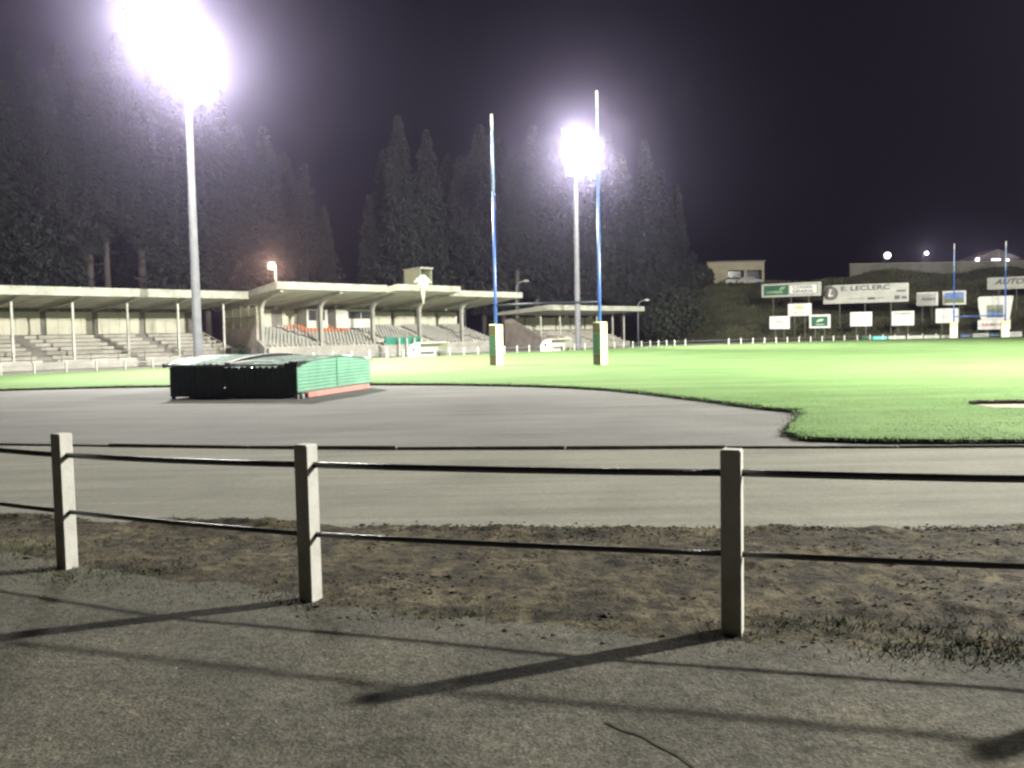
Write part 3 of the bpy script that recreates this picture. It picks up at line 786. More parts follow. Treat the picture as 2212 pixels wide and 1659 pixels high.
for (u,v,z,orr) in (o_+g_)[100:]:
    if orr: continue
    mb.add([(a+u,b+v,c+z) for a,b,c in seatmb.v],seatmb.f)
r=mb.build('seats',M_seat,ms,fixn=False); r['kind']='stuff'
# front balustrade, stair, green screen
u=MU0+.3; b0=None
while u<MU1:
    if not 31.2<u<36:
        if b0 is None: mb=MB(); mb.box(-.035,.035,8.05,8.12,.922,1.22); b0=mb.build('baluster',M_white,ms); o=b0
        else: o=b0.copy(); COL.objects.link(o); o.parent=ms
        o.location=(u,0,0)
    u+=.44
mb=MB(); mb.box(31.75,35.7,8.05,8.15,.93,1.52); mb.build('green_screen',M_teal,ms)
for u in (33.0,33.85,34.7,35.5):
    mb=MB(); mb.box(u-.06,u+.06,7.7,7.82,0,1.45); mb.build('bollard',M_white,ms)
mb=MB()
for k in range(6): mb.box(31.0,32.0,7.0+k*.165,7.998,.0+.15*k,.15*(k+1))
mb.build('steps',M_conc,ms)
mb=MB(); mb.tube([(31.0,7.0,.75),(31.0,8.0,1.6)],.025,6); mb.tube([(31.0,7.0,0),(31.0,7.0,.75)],.025,6); mb.build('stair_rail',M_white,ms)
# end walls
mb=MB(); mb.prism([(9.16,0),(13.3,0),(13.3,2.42),(9.16,2.42)],'x',20.5,20.70); sw=mb.build('side_wall',M_brick,ms)
mb=MB(); mb.box(20.56,20.66,9.16,13.3,2.422,3.9); mb.build('glazing',M_glassblock,sw)
for i in range(5):
    mb=MB(); mb.box(20.53,20.69,9.18+i*1.02,9.25+i*1.02,2.423,4.0); mb.build('window_bar',M_conc_d,sw)
mb=MB(); mb.box(20.525,20.695,9.17,13.29,3.14,3.20); mb.build('window_bar',M_conc_d,sw)
mb=MB(); mb.prism([(8.25,.0),(9.0,0),(9.0,1.5),(8.25,1.0)],'x',20.5,20.70); mb.build('wall_stub',M_conc,ms)
mb=MB(); mb.prism([(9.0,0),(13.9,0),(13.9,2.6),(9.0,1.1)],'x',46.202,46.36); mb.build('side_wall',M_conc,ms)
for px,py in ((726,763*0+753*0+762*0+0+761-0,),) : pass
for (u,v,z) in ((24.3,12.2,3.95),(29.6,11.5,4.1),(31.9,10.8,4.05),(35.2,11.8,4.05),(38.2,11.8,3.95),(41.4,10.6,3.9),(44.6,11.4,3.85)):
    mb=MB(); mb.tube([(u,v,z+.22),(u,v,z+.1)],.02,6); mb.ball((u,v,z),.11,10,6,(1,1,.8)); mb.build('ceiling_lamp',M_white,ms)

# cabin on the roof
u0,_=uz(908,600,11.0); u1,_=uz(933,600,11.0); wd=u1-u0
rc=thing('roof_cabin','small pale open-fronted cabin standing on the main stand roof','cabin',W(u0,11.0,4.66),SA)
mpg=mat('pale_green_panel',(.36,.38,.27),.7,.08,1)
mb=MB(); mb.box(0,.07,0,2.1,0,2.85); mb.build('side_panel',mpg,rc)
mb=MB(); mb.box(wd-.07,wd,0,2.1,0,2.85); mb.build('side_panel',mpg,rc)
mb=MB(); mb.box(.071,wd-.071,2.0,2.1,0,2.85); mb.build('rear_panel',mpg,rc)
mb=MB(); mb.prism([(-.10,2.852),(2.2,2.852),(2.2,2.93),(-.10,3.02)],'x',-.06,wd+.10); mb.build('cabin_roof',M_fascia,rc)
mb=MB(); mb.box(0,wd,0,2.1,-.06,-.001); mb.build('floor_slab',M_conc_d,rc)
# club crest on the edge of the roof
uc,zc=uz(914,608,4.55)
cr_=thing('crest','white round club crest with fan-shaped wings fixed on the main stand roof edge','emblem',W(uc,4.55,zc),SA)
mb=MB(); mb.tube([(0,0,0),(0,-.06,0)],.52,24); mb.build('disc',M_white,cr_)
mb=MB()
for sg in (-1,1):
    for k in range(4):
        t=math.radians(12+k*22); c,s=math.cos(t),math.sin(t)
        L=1.0-.08*k
        mb.prism([(sg*.42*c-.06*s*sg,.42*s*.8-.12),(sg*L*c,L*s*.7-.2-.08),(sg*L*c,L*s*.7-.2+.10),(sg*.42*c+.06*s*sg,.42*s*.8+.08)],'y',.005+.003*k,.03+.003*k)
mb.prism([(-.75,-.45),(.75,-.45),(.60,-.15),(-.60,-.15)],'y',.035,.07)
mb.build('wings',M_fascia,cr_)
mb=MB(); mb.prism([(-.30,-.46),(.30,-.46),(.06,-1.75),(-.06,-1.75)],'y',-.01,.05); mb.build('pennant',M_fascia,cr_)

# --- right stand
rs=thing('grandstand','smaller stand farthest right along the touchline, half hidden behind the near goal','grandstand',W(0,0),SA)
RU0,RU1=50.7,67.4
roofslab(rs,RU0,RU1,6.0,3.82,13.0,3.50,.48)
mb=MB(); mb.box(52.3,RU1,8.0,8.15,0,.55); mb.build('front_wall',M_conc,rs)
mb=MB()
for i in range(7): mb.box(52.3,RU1+.6,8.3+i*.6,12.6-.001*i,(.36+i*.2 if i else 0),.36+(i+1)*.2)
mb.build('terrace',M_conc_d,rs)
for i in range(7):
    for (a,b) in ((52.4,56.0),(56.8,61.2),(62.0,RU1+.5-.5*i*.0)):
        mb=MB(); mb.box(a,b,8.28+i*.6,8.52+i*.6,.36+(i+1)*.2-.12,.36+(i+1)*.2+.012); mb.build('bench',M_seatlight,rs)
mb=MB(); mb.box(52.1,RU1+.6,12.62,12.8,0,1.95); mb.build('rear_wall',M_conc_d,rs)
u=52.3
while u<66.0:
    mb=MB(); x=u
    while x<min(u+2.4,66.6)-.05: mb.box(x,x+.78,12.5,12.6,1.96,3.25); x+=.8
    mb.build('rear_panel',M_panel,rs); u+=2.62
for u in (52.5,55.6,58.9,62.0,65.0,67.2):
    mb=MB(); mb.box(u-.06,u+.06,8.5,8.62,.0,3.66); mb.build('column',M_white,rs)
mb=MB(); mb.prism([(8.0,0),(12.8,0),(12.8,3.2),(12.0,3.2),(8.0,1.2)],'x',51.95,52.098); mb.build('side_wall',M_brick,rs)
mb=MB(); mb.box(52.3,54.2,6.3,7.6,0,1.28); k=mb.build('kiosk',M_brick,rs)
mb=MB(); mb.box(52.2,54.3,6.2,7.7,1.282,1.36); mb.build('kiosk_roof',M_fascia,k)
# low wall and little dugouts by the handrail
def dugout(px,label,flip):
    u,_=uz(px,765,1.2)
    d=thing('dugout',label,'dugout',W(u,1.2),SA,'team dugouts along the handrail')
    prof=[]
    for k in range(9):
        t=math.radians(90*k/8); prof.append((.95*math.sin(t)*1.0-.25, .35+.75*math.cos(t)))
    prof=[(-.55,1.08)]+prof+[(.70,.0)]
    mb=MB(); pr=[(y,z) for y,z in prof]; inn=[(y-.03 if z<1 else y,z-.03) for y,z in pr]
    mb.prism(pr+inn[::-1],'x',-1.5,1.5); mb.build('shell',M_padwhite,d)
    for sx in (-1.5,1.47):
        mb=MB(); mb.prism([(y,max(z-.035,0)) for y,z in prof]+[(-.3,0)],'x',sx+.002,sx+.028); mb.build('end_panel',M_padwhite,d)
    mb=MB(); mb.box(-1.4,1.4,.15,.45,.36,.41); mb.box(-1.3,-1.24,.2,.4,0,.36); mb.box(1.24,1.3,.2,.4,0,.36); mb.build('bench',M_steel,d)
    mb=MB(); mb.tube([(-1.535,.12,.62),(-1.5,.12,.62)],.13,12); mb.build('badge',M_window,d)
    return d
dugout(928,'white curved plastic dugout by the handrail in front of the main stand',0)
dugout(1204,'white curved plastic dugout by the handrail between the near goal posts',0)

# --- hedge beside the main stand
def leafball(name,c,r,n,size,m,parent=None,sc=(1,1,1)):
    d=rng.normal(size=(n,3)); d/=np.linalg.norm(d,axis=1,keepdims=True); rad=rng.uniform(.7,1.05,(n,1)); P=np.array(c)+d*rad*r*np.array(sc)
    a=rng.normal(size=(n,3)); a/=np.linalg.norm(a,axis=1,keepdims=True); b=np.cross(a,rng.normal(size=(n,3))); b/=np.linalg.norm(b,axis=1,keepdims=True)
    s=rng.uniform(.6,1.3,(n,1))*size
    v=np.stack([P-a*s-b*s*.6,P+a*s-b*s*.6,P+a*s*.7+b*s*.7,P-a*s*.7+b*s*.7],1).reshape(-1,3)
    return npmesh(name,v,np.arange(n*4).reshape(n,4),m,parent)
u,_=uz(515,760,8.6)
hd=thing('hedge','dark clipped hedge at the near end of the main stand','hedge',W(u,8.6),SA)
mb=MB(); mb.box(-.8,.8,-.35,.35,0,1.0); mb.build('twigs',M_hedge,hd); leafball('foliage',(0,0,.55),.75,900,.09,M_hedge,hd,(1.2,.6,.85))

# ------------------------------------------------------------------ street lamps
def street_lamp(px,py,v,ptop,label,lit=None,arm=1.0,side=1,zbase=0.0,R=.2):
    u,z=uz(px,py,v); 
    return lamp_at(W(u,v,z),label,lit,arm,side,zbase,R)
def lamp_at(w,label,lit,arm,side,zbase,R=.2):
    d=thing('street_lamp',label,'street lamp',(w.x-side*arm,w.y,zbase),0)
    H=w.z-zbase
    mb=MB(); pts=[(0,0,-.1),(0,0,H-.9*min(1,arm)),(side*arm*.12,0,H-.45*min(1,arm)),(side*arm*.4,0,H-.12),(side*arm,0,H)]
    mb.tube(pts,[.09,.06,.05,.045,.04],8); mb.build('pole',M_steel,d,smooth=True)
    mb=MB(); mb.ball((side*(arm+.18),0,H),.26,12,8,(1.3,.7,.5)); hd_=mb.build('lamp_head',M_white,d,smooth=True)
    if lit:
        mb=MB(); mb.ball((side*(arm+.18),-.02,H-.08),R,14,9); mb.build('bulb',lit[0],hd_,smooth=True)
        l=bpy.data.lights.new('bulb_light','POINT'); l.energy=lit[1]; l.color=lit[2]; l.shadow_soft_size=.15
        o=bpy.data.objects.new('bulb_light',l); COL.objects.link(o); o.parent=d; o.location=(side*(arm+.18),-.55,H-.1)
    return d
street_lamp(592,572,17,607,'lit orange sodium street lamp rising behind the main stand roof',(M_sodium,1500,(1,.62,.30)),.12,-1,R=.30)
street_lamp(1133,607,14,632,'unlit curved street lamp above the right end of the main stand roof',None,.9,1)
street_lamp(1394,648,11,670,'unlit curved street lamp at the right end of the smaller right stand',None,.9,1)

# ------------------------------------------------------------------ things on the bank: hoardings
SD=Vector((.86,-.50,0)).normalized()
M_txt=mat('sign_grey_ink',(.035,.04,.055),.7,0,1); M_txtb=mat('sign_dark_ink',(.04,.045,.06),.7,0,1)
M_sign=mat('sign_white',(.58,.57,.53),.6,.05,.8); M_signd=mat('sign_offwhite',(.36,.355,.31),.65,.1,.8)
M_sgreen=mat('sign_green',(.008,.075,.042),.6,.1,1); M_gold=mat('sign_gold',(.55,.42,.10),.6,.1,2); M_red=mat('sign_maroon',(.30,.03,.05),.6,.1,2)
M_sky=mat('sign_skyblue',(.12,.20,.42),.6,.2,1.5); M_sgrass=mat('sign_leafgreen',(.14,.16,.045),.6,.2,2); M_cyan=mat('sign_cyan',(.12,.62,.60),.6,.05,2); M_navy=mat('sign_navy',(.05,.08,.16),.6,.1,2)
M_leafw=mat('sign_palegreen',(.45,.62,.30),.6,.1,2)
def hoarding(label,px0,px1,yt,yb,Yd,m=None,legs=True,nlegs=2,depth=.08,cat='hoarding',group='sponsor hoardings on the bank'):
    a=at(px0,(yt+yb)/2,Yd); zt=at(px0,yt,Yd).z; zb=at(px0,yb,Yd).z
    # right end: where the ray of px1 meets the vertical plane through a along SD
    r=ray(px1,(yt+yb)/2); den=r[0]*SD.y-r[1]*SD.x
    w=(-(0)*SD.y+0); # camera at origin: r*k = a + SD*w
    k=(a.x*SD.y-a.y*SD.x)/den; e=Vector((r[0]*k,r[1]*k,0)); wd=(e-Vector((a.x,a.y,0))).length
    h=zt-zb
    t=thing('hoarding',label,cat,(a.x,a.y,zb),math.atan2(SD.y,SD.x),group)
    if m:
        mb=MB(); mb.bevbox(0,wd,0,depth,0,h,.02); mb.build('board',m,t)
    if legs:
        mid=Vector((a.x,a.y,0))
        mb=None
        for q in ([.28,.72] if nlegs==2 else [.2,.5,.8]):
            p=mid+SD*(wd*q); g=float(bank_z(np.array([p.x]),np.array([p.y+.1]))[0])-.3
            mb=MB(); mb.box(wd*q-.04,wd*q+.04,depth+.002,depth+.08,g-zb,h*.8); mb.build('leg',mat('dull_leg_paint',(.12,.115,.095),.8,.2,2),t)
    return t,wd,h
def plate(t,x0,x1,z0,z1,m,name='panel',y=-.012,th=.011):
    mb=MB(); mb.box(x0,x1,y,y+th,z0,z1); return mb.build(name,m,t)

t,w,h=hoarding('green and white county council hoarding, long and framed, upper left on the bank',1645,1774,614,643,121,M_signd,nlegs=3)
plate(t,w*.04,w*.46,h*.14,h*.86,M_sgreen); plate(t,w*.47,w*.94,h*.17,h*.88,M_dark,'dark_frame'); plate(t,w*.475,w*.93,h*.20,h*.84,M_sign,'panel',-.024)  # dark plate shows as a frame round the white panel
text_part('CONSEIL',h*.30,M_txt,t,(w*.70,-.026,h*.66),width=w*.33,bold=.01); text_part('GENERAL',h*.30,M_txt,t,(w*.70,-.026,h*.36),width=w*.35,bold=.01)
text_part('CORREZE',h*.24,M_leafw,t,(w*.22,-.016,h*.36),width=w*.28,shear=.3)
mb=MB(); mb.prism([(w*.30,h*.50),(w*.36,h*.80),(w*.345,h*.58)],'y',-.022,-.013); mb.prism([(w*.355,h*.55),(w*.40,h*.82),(w*.385,h*.60)],'y',-.022,-.013); mb.build('leaf_logo',M_leafw,t)

t,w,h=hoarding('longest white supermarket hoarding with a round logo and large grey lettering',1778,1963,617,657,119,None,nlegs=3)
mb=MB(); mb.prism([(0,0),(w,0),(w,h*.97),(w*.12,h*1.0),(w*.015,h*.62)],'y',0,.08); mb.build('board',M_signd,t)
mb=MB(); mb.prism([(w*.0,h*.66),(w*.11,h*1.0),(w*.02,h*1.0)],'y',.01,.07); mb.build('corner_plate',mat('sign_grey',(.16,.18,.15),.7,.2,2),t)
mb=MB(); mb.tube([(w*.095,-.005,h*.56),(w*.095,-.03,h*.56)],h*.36,28); mb.build('logo_ring',M_txt,t)
mb=MB(); mb.tube([(w*.095,-.025,h*.56),(w*.095,-.042,h*.56)],h*.29,28); mb.build('logo_disc',mat('logo_cream',(.14,.12,.095),.6,.1,1),t)
text_part('L',h*.52,M_sign,t,(w*.085,-.046,h*.57),shear=.3,bold=.03)
text_part('E. LECLERC',h*.34,M_txt,t,(w*.50,-.006,h*.78),width=w*.57,bold=.02)
text_part('- - - -  - -  - -  - - -',h*.10,M_txt,t,(w*.55,-.006,h*.50),width=w*.62)
plate(t,w*.53,w*.62,h*.17,h*.27,M_txt,'small_print'); plate(t,w*.64,w*.72,h*.19,h*.26,mat('faint_ink',(.20,.20,.19),.7,0,1),'small_print'); plate(t,w*.30,w*.50,h*.2,h*.25,MATS['faint_ink'],'small_print')
plate(t,w*.86,w*.97,h*.52,h*.62,mat('mid_ink',(.10,.10,.11),.7,.2,3),'small_print'); plate(t,w*.84,w*.90,h*.12,h*.34,MATS['mid_ink'],'small_print'); plate(t,w*.92,w*.98,h*.14,h*.30,MATS['mid_ink'],'small_print')

t,w,h=hoarding('small white hoarding with a gold diamond logo, highest of the cluster of three',1702,1753,656.5,683,116.5,M_sign)
mb=MB(); mb.prism([(w*.22,h*.66),(w*.5,h*.52),(w*.78,h*.66),(w*.5,h*.82)],'y',-.02,-.004); mb.build('diamond_logo',M_gold,t)
plate(t,w*.24,w*.44,h*.20,h*.27,MATS['faint_ink'],'small_print'); plate(t,w*.52,w*.76,h*.20,h*.27,MATS['faint_ink'],'small_print')
t,w,h=hoarding('small white hoarding with faint script lettering, leftmost on the bank',1662,1706,683.5,711,115,M_sign)
text_part('Super',h*.30,MATS['mid_ink'],t,(w*.48,-.006,h*.60),width=w*.42,shear=.3)
plate(t,w*.52,w*.84,h*.36,h*.42,mat('faint_rose',(.30,.18,.18),.7,0,1),'small_print')
t,w,h=hoarding('small hoarding with a green panel in a broad white frame, lowest right of its cluster',1748,1794,680,709,115,M_sign)
plate(t,w*.10,w*.87,h*.13,h*.85,M_sgreen)
mb=MB(); mb.prism([(w*.32,h*.42),(w*.42,h*.62),(w*.62,h*.68),(w*.70,h*.60),(w*.55,h*.50)],'y',-.024,-.013); mb.build('leaf_logo',M_leafw,t); plate(t,w*.30,w*.72,h*.24,h*.30,mat('pale_print',(.35,.45,.38),.7,0,1),'small_print',-.02,.007)
t,w,h=hoarding('blank bright white hoarding on two legs, below the long supermarket one',1836.5,1884,674.5,705,114.5,M_sign)
t,w,h=hoarding('white hoarding on two legs with one line of capitals along its top edge',1926,1975,672.5,703.5,114,M_sign)
text_part('POGAMONI',h*.17,M_txt,t,(w*.48,-.006,h*.82),width=w*.72,bold=.008); plate(t,w*.55,w*.8,h*.47,h*.50,MATS['faint_ink'],'small_print')
t,w,h=hoarding('white hoarding partly hidden behind the far left goal upright',2021,2070.5,667,698,113.5,M_sign)
text_part('P',h*.34,M_txt,t,(w*.80,-.006,h*.70),bold=.01); plate(t,w*.2,w*.6,h*.42,h*.45,MATS['faint_ink'],'small_print')
t,w,h=hoarding('white hoarding with one word of dark script across its middle',1979.5,2026.5,632,661,118.5,M_sign)
text_part('Aumann',h*.36,M_txt,t,(w*.54,-.006,h*.50),width=w*.66,shear=.35,bold=.01)
t,w,h=hoarding('hoarding with a blue sky and green field picture in a white frame',2036,2087,629,659,118.5,M_sign)
plate(t,w*.09,w*.91,h*.42,h*.88,M_sky,'picture_sky'); plate(t,w*.09,w*.91,h*.12,h*.42,M_sgrass,'picture_field')
text_part('V',h*.30,M_navy,t,(w*.50,-.015,h*.74),bold=.02)
t,w,h=hoarding('wide white hoarding with slanted grey capitals, cut off by the right edge of the photo',2132.5,2262,600,626,122,M_signd,nlegs=3)
text_part('AUTOSUR',h*.62,M_txt,t,(w*.52,-.006,h*.60),width=w*.80,shear=.35,bold=.02)
t,w,h=hoarding('tall tapered white hoarding with a dark picture in the middle, behind the far right upright',2112,2189,641,691,113.2,None)
mb=MB(); mb.prism([(w*.10,0),(w*.90,0),(w*1.0,h*.98),(w*.96,h),(w*.06,h),(0,h*.94),(w*.02,h*.55)],'y',0,.09); mb.build('board',M_sign,t)
plate(t,w*.26,w*.72,h*.08,h*.62,mat('picture_dark',(.10,.12,.13),.6,.4,3),'picture'); plate(t,w*.28,w*.70,h*.46,h*.60,mat('picture_olive',(.24,.26,.15),.6,.3,3),'picture_strip',-.02,.007); plate(t,w*.28,w*.70,h*.12,h*.30,mat('picture_blue',(.12,.20,.34),.6,.3,3),'picture_strip',-.02,.007)
text_part('F',h*.16,MATS['mid_ink'],t,(w*.5,-.006,h*.86),shear=.3)
t,w,h=hoarding('low white hoarding with maroon lettering directly below the tall tapered one',2112,2183,691.5,712,112.8,M_sign)
text_part('S.AUMON',h*.42,M_red,t,(w*.42,-.006,h*.48),width=w*.58,bold=.01)
# pitch-side boards
brd=[(1862,1886,727,735.5,None,'dark green low board with a yellow centre at the left end of the pitch-side row'),
(1886,1916,727,736.5,M_cyan,'turquoise pitch-side board before the bank'),(1919.5,1956,726,736,M_sign,'white pitch-side board just right of the turquoise one'),
(1960,1993,725.5,735.5,M_sign,'white pitch-side board below the hoarding with a line of capitals'),(1996,2030,725,734.5,M_sign,'third white pitch-side board to the right of the turquoise one'),
(2033,2068,724.5,734,M_sign,'white pitch-side board behind the far left goal pad'),(2074,2101,721,731.5,M_navy,'slate blue pitch-side board just right of the far left goal pad'),
(2101.5,2136,720.5,731,M_sign,'white pitch-side board between the two slate blue ones'),(2136.5,2161,719,730,M_navy,'slate blue pitch-side board left of the far right goal pad'),(2180,2208,716.5,727.5,M_sign,'white pitch-side board right of the far right goal pad')]
for x0,x1,y0,y1,m,lab in brd:
    Yd=110.3
    a=at(x0,y1,Yd); b=at(x1,y1,Yd); zt=at(x0,y0,Yd).z; w=b.x-a.x
    t=thing('pitch_board',lab,'hoarding',(a.x,Yd,0),0,'low boards along the far end of the field')
    mb=MB(); mb.bevbox(0,w,0,.05,.05,zt,.01); mb.build('board',m or M_sgreen,t)
    for q in (.2,.8):
        mb=MB(); mb.box(w*q-.03,w*q+.03,.055,.4,0,.5); mb.build('prop',M_steel,t)
    if m is None: plate(t,w*.38,w*.62,.3,zt-.1,M_gold)
    elif m is M_sign: plate(t,w*.2,w*.75,zt*.45,zt*.55,MATS['faint_ink'],'small_print')
    else: plate(t,w*.15,w*.85,zt*.42,zt*.58,MATS['pale_print'],'small_print')

# ------------------------------------------------------------------ buildings, wall and lights on top of the bank
def PB(px,py,Yd): return at(px,py,Yd)
a=PB(1498,611,150); b=PB(1651,611,150); zt=PB(1600,566,150).z; zb=8.2
bl=thing('building','beige flat-roofed building with two dark openings on top of the bank','building',(a.x,150,zb),0)
w=b.x-a.x; h=zt-zb
def pxl(px): return PB(px,590,150).x-a.x
mb=MB(); wx0,wx1,wx2,wx3=pxl(1573),pxl(1607),pxl(1613),pxl(1646); z0,z1=PB(1590,602,150).z-zb,PB(1590,584,150).z-zb
xw=pxl(1528)
mb.box(xw,wx0,0,.3,0,h); mb.box(wx0,wx3,0,.3,z1,h); mb.box(wx1,wx2,0,.3,0,z1); mb.box(wx3,w,0,.3,0,h); mb.box(wx0,wx1,0,.3,0,z0); mb.box(wx2,wx3,0,.3,0,z0-.5)
mb.box(w-.3,w,.301,7,0,h); mb.box(xw,xw+.3,.301,7,0,h); mb.build('wall',M_buildb,bl)
mb=MB(); mb.box(xw-.15,w+.25,-.15,7.2,h+.001,h+.22); mb.build('roof',M_conc_d,bl)
mb=MB(); mb.box(0,xw-.002,.8,6,0,h*.92); mb.build('annexe',M_brick,bl)
mb=MB(); mb.box(wx0,wx3,1.2,1.3,0,z1); mb.build('garage_back',M_window,bl)
def car(px,Yd,label,rz,col):
    p=PB(px,605,Yd); z=float(bank_z(np.array([p.x]),np.array([Yd]))[0])
    c=thing('parked_car',label,'car',(p.x,Yd,z),rz)
    mb=MB(); mb.prism([(-2.05,.30),(2.0,.30),(2.08,.62),(1.95,.86),(1.0,.95),(.45,1.38),(-1.0,1.42),(-1.75,.98),(-2.08,.88)],'y',-.82,.82); mb.build('body',col,c)
    mb=MB(); mb.prism([(.88,.97),(.42,1.31),(-.92,1.34),(-1.55,.99)],'y',-.83,.83); mb.build('windows',M_window,c)
    for x in (-1.3,1.28):
        for y in (-.83,.66):
            mb=MB(); mb.tube([(x,y,.32),(x,y+.17,.32)],.32,14); mb.build('wheel',M_dark,c)
    return c
car(1590,146.5,'white parked car before the left opening of the beige building',0.15,M_white)
car(1619,145.2,'silver parked car before the right opening of the beige building',-.1,M_signd)
# retaining wall
a=PB(1836,571,143); b=PB(2420,575,143); zt=at(1836,571,143).z
wl=thing('retaining_wall','long grey block wall along the top of the bank','wall',(a.x,143,8),0)
mb=MB(); n=10; w=(b.x-a.x)
for i in range(n): mb.box(w*i/n+.01,w*(i+1)/n-.01,0,.35,-1.0,zt-8-.02*(i%2))
mb.build('blocks',M_wallgrey,wl)
mb=MB(); mb.box(-.05,w,-.06,.41,zt-8+.002,zt-8+.12); mb.build('coping',M_conc,wl)
for px,py,lab,en,R in ((1915,551,'brightest white street lamp beyond the block wall on the bank',1500,.62),(1999,546,'small white street lamp high above the block wall, left of the far goal',500,.34),(2109,560,'small white street lamp between the two far goal uprights',300,.36),(2174,562,'small white street lamp just right of the far right upright',250,.28)):
    lamp_at(at(px,py,178),lab,(M_whitelamp,en,(1,.96,.92)),.5,1,8.3,R)
a=at(2138,571,185)
hb=thing('house','dark house with two lit windows beyond the block wall, left of the far right upright','house',(a.x-3,185,8.3),0)
mb=MB(); mb.box(0,9,0,7,0,6.6); mb.build('wall',M_conc_d,hb)
mb=MB(); mb.prism([(-.4,6.6),(9.4,6.6),(4.5,8.6)],'y',-.3,7.3); mb.build('roof',M_brick,hb)
for px,py in ((2152,558.5),(2150,567.5)):
    q=at(px,py,184.9); mb=MB(); mb.box(q.x-a.x+3-.9,q.x-a.x+3+.9,-.03,-.002,q.z-8.3-.35,q.z-8.3+.35); mb.build('window',M_whitelamp,hb)

# ------------------------------------------------------------------ trees
def tree_proto(seed,m,bare,full):
    r=np.random.default_rng(seed); n=11000
    t=bare+(1-bare)*r.random(n)**1.25                 # height fraction
    prof=np.minimum((1-t)*1.25+.03,1)**.75*np.clip((t-bare)/.10,.25,1)
    ang=r.uniform(0,2*math.pi,n)
    lob=.62+.38*np.sin(ang*3+t*37+seed)*np.sin(t*26+seed*2)+.25*vnoise(ang*2.2,t*16,seed)
    rad=prof*lob*(r.random(n)**.45)*full
    x=np.cos(ang)*rad; y=np.sin(ang)*rad; z=t-.035*rad/full*(1-t*.5)
    P=np.stack([x,y,z],1)
    a=np.stack([np.cos(ang),np.sin(ang),-.55+.3*r.normal(size=n)],1)+.5*r.normal(size=(n,3)); a/=np.linalg.norm(a,axis=1,keepdims=True)
    b=np.cross(a,np.array([0,0,1.])+.5*r.normal(size=(n,3))); b/=np.linalg.norm(b,axis=1,keepdims=True)
    s=(r.uniform(.006,.014,n)*(.55+.6*(1-t)))[:,None]
    v=np.stack([P-b*s*.45,P+b*s*.45,P+a*s*1.9+b*s*.1,P+a*s*1.9-b*s*.1],1).reshape(-1,3)
    root=thing('conifer_tree','tall dark conifer','tree')
    npmesh('crown',v,np.arange(n*4).reshape(n,4),m,root)
    mb=MB(); mb.tube([(0,0,-.01),(.004,0,bare),(0,.003,bare+.12),(0,0,.9)],[.015,.012,.006,.001],8)
    for k in range(7):
        zz=bare*.75+k*.04; an=k*2.4+seed; mb.tube([(0,0,zz),(math.cos(an)*.05,math.sin(an)*.05,zz-.008)],[.0022,.001],4)
    mb.build('trunk',M_bark,root,smooth=True)
    return root
PRO=[tree_proto(3,M_leafA,.24,.155),tree_proto(5,M_leafB,.20,.17),tree_proto(8,M_leafA,.42,.15),tree_proto(13,M_leafB,.17,.18),tree_proto(21,M_leafA,.39,.18)]
LS='the left stand'; MSn='the main stand'; RSn='the right stand'
TREES=[ # px, top y, row, label
(-30,120,0,'conifer at the left edge of the photo, behind the left stand'),
(28,170,0,'conifer behind the left stand, its crown just inside the left edge'),
(75,110,1,'tall rear conifer behind the left stand, close to the left edge'),
(118,150,0,'broad conifer behind the left stand, left of the two bare trunks'),
(160,90,1,'rear conifer showing between the broad one and the two bare trunks'),
(203,165,0,'conifer with a thin bare trunk above the left stand roof'),
(238,110,0,'conifer with the thickest pale bare trunk above the left stand roof'),
(278,70,1,'tallest rear conifer, under the left side of the big glare'),
(312,190,0,'conifer with a dim trunk between the thick bare trunk and the near mast'),
(352,100,1,'rear conifer directly under the big glare'),
(392,205,0,'conifer just left of the near floodlight mast'),
(452,225,0,'conifer just right of the near floodlight mast'),
(490,190,1,'rear conifer right of the near floodlight mast'),
(528,268,0,'conifer above the gap between the left and main stands'),
(583,272,0,'pointed conifer behind the sodium lamp'),
(628,330,1,'rear conifer just right of the sodium lamp'),
(668,352,0,'conifer right of the sodium lamp with a rounded shoulder'),
(706,440,0,'lower conifer at the edge of the dark gap behind the main stand'),
(805,420,0,'low conifer at the left of the second group, right of the dark gap'),
(842,320,1,'rear conifer left of the roof cabin'),
(872,248,0,'tall conifer rising directly above the roof cabin'),
(932,278,0,'conifer just right of the roof cabin'),
(975,330,1,'rear conifer midway between the roof cabin and the left upright'),
(1003,335,0,'slender conifer with a bare trunk left of the near left upright'),
(1046,268,0,'tall conifer directly behind the near left upright'),
(1090,300,1,'rear conifer just right of the near left upright'),
(1118,330,0,'conifer with a pale trunk right of the near left upright'),
(1160,270,0,'conifer left of the second floodlight glare'),
(1196,300,1,'rear conifer at the left side of the second mast'),
(1222,340,0,'conifer partly behind the second floodlight mast'),
(1275,310,0,'conifer between the second mast and the near right upright'),
(1318,290,1,'rear conifer just right of the near right upright'),
(1345,330,0,'conifer right of the near right upright, above the right stand'),
(1398,300,0,'tall conifer above the right end of the right stand'),
(1432,365,1,'rear conifer right of the right stand'),
(1462,395,0,'conifer nearest the beige building, at the right end of the trees')]
used=set()
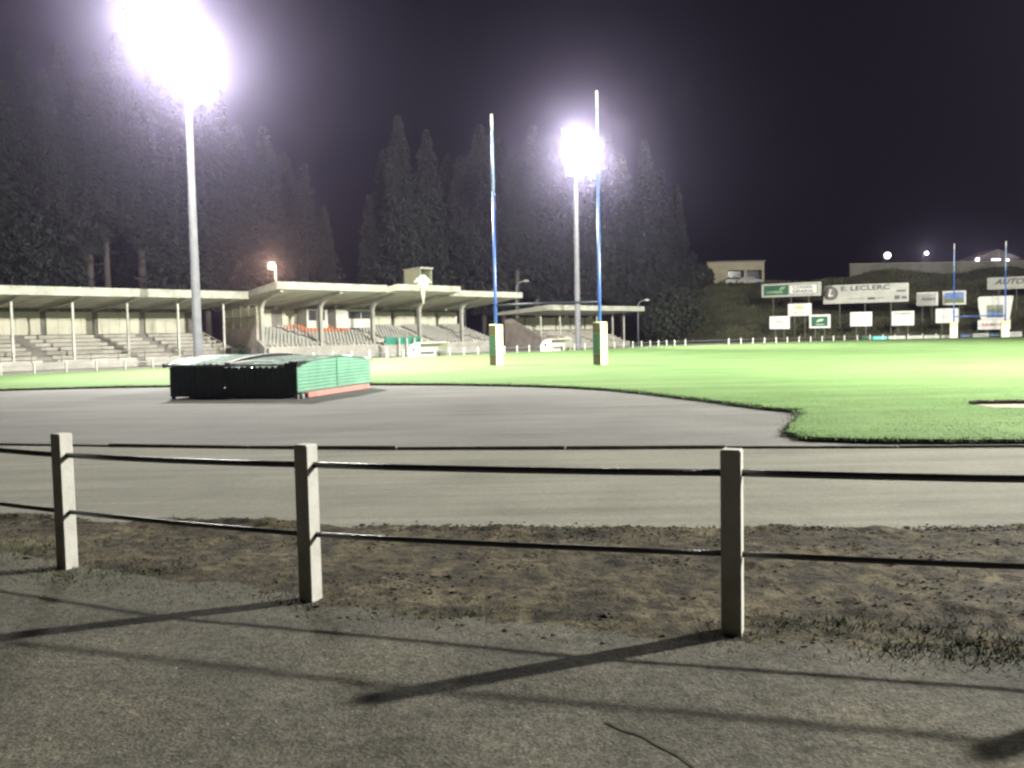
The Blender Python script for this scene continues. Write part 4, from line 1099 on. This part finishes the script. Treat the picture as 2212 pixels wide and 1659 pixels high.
for i,(px,ty,row,lab) in enumerate(TREES):
    k=(2,4)[i%2] if 'trunk' in lab and 'left of the two' not in lab and 'between the broad' not in lab else (0,1,3)[(i*2+i//3)%3]; Yd=80+max(px,0)*.027+row*9+random.uniform(-1.5,1.5)
    if px>1250: Yd+=(px-1250)*.05
    q=at(px,735,Yd); H=at(px,ty,Yd).z
    if k in used: o=copy_tree(PRO[k])
    else: o=PRO[k]; used.add(k)
    o.location=(q.x,q.y,-.05); wsc=random.uniform(.85,1.15)*min(1.0,22/H+.15)
    o.scale=(H*wsc,H*wsc,H); o.rotation_euler=(0,0,random.uniform(0,6.28))
    tag(o,lab,'tree','conifers behind the stands')
# scrub at the foot of the bank
for px,py,Yd,r,lab in ((1425,690,112,2.6,'rounded bush between the right stand and the bank'),(1462,670,116,3.6,'tall bush where the trees meet the bank'),(1510,640,136,2.2,'dark bush beside the beige building annexe')):
    q=at(px,py,Yd); g=thing('bush',lab,'bush',(q.x,Yd,0))
    zb=max(0,float(bank_z(np.array([q.x]),np.array([Yd]))[0])) if q.x>14 else 0
    leafball('foliage',(0,0,max(q.z-.3,zb+r*.6)),r,1500,.22,M_hedge,g,(1,.9,.9))
    mb=MB(); mb.tube([(0,0,zb-.2),(0,0,max(q.z-.3,zb+r*.6))],[.15,.06],8); mb.build('stem',M_bark,g)

# ------------------------------------------------------------------ thin night haze round everything
mb=MB(); mb.box(-290,360,-90,450,-1.1,48)
hz=mb.build('haze',None); hz.data.materials.clear()
m=bpy.data.materials.new('night_haze'); m.use_nodes=True; nt=m.node_tree
for nd in list(nt.nodes):
    if nd.type!='OUTPUT_MATERIAL': nt.nodes.remove(nd)
pv=nt.nodes.new('ShaderNodeVolumePrincipled'); pv.inputs['Color'].default_value=(.72,.64,1.0,1); pv.inputs['Density'].default_value=HAZE_DENSITY; pv.inputs['Anisotropy'].default_value=0.95
m.cycles.volume_sampling='EQUIANGULAR'
nt.links.new(pv.outputs['Volume'],nt.nodes['Material Output'].inputs['Volume'])
hz.data.materials.append(m); struct(hz,'stuff')
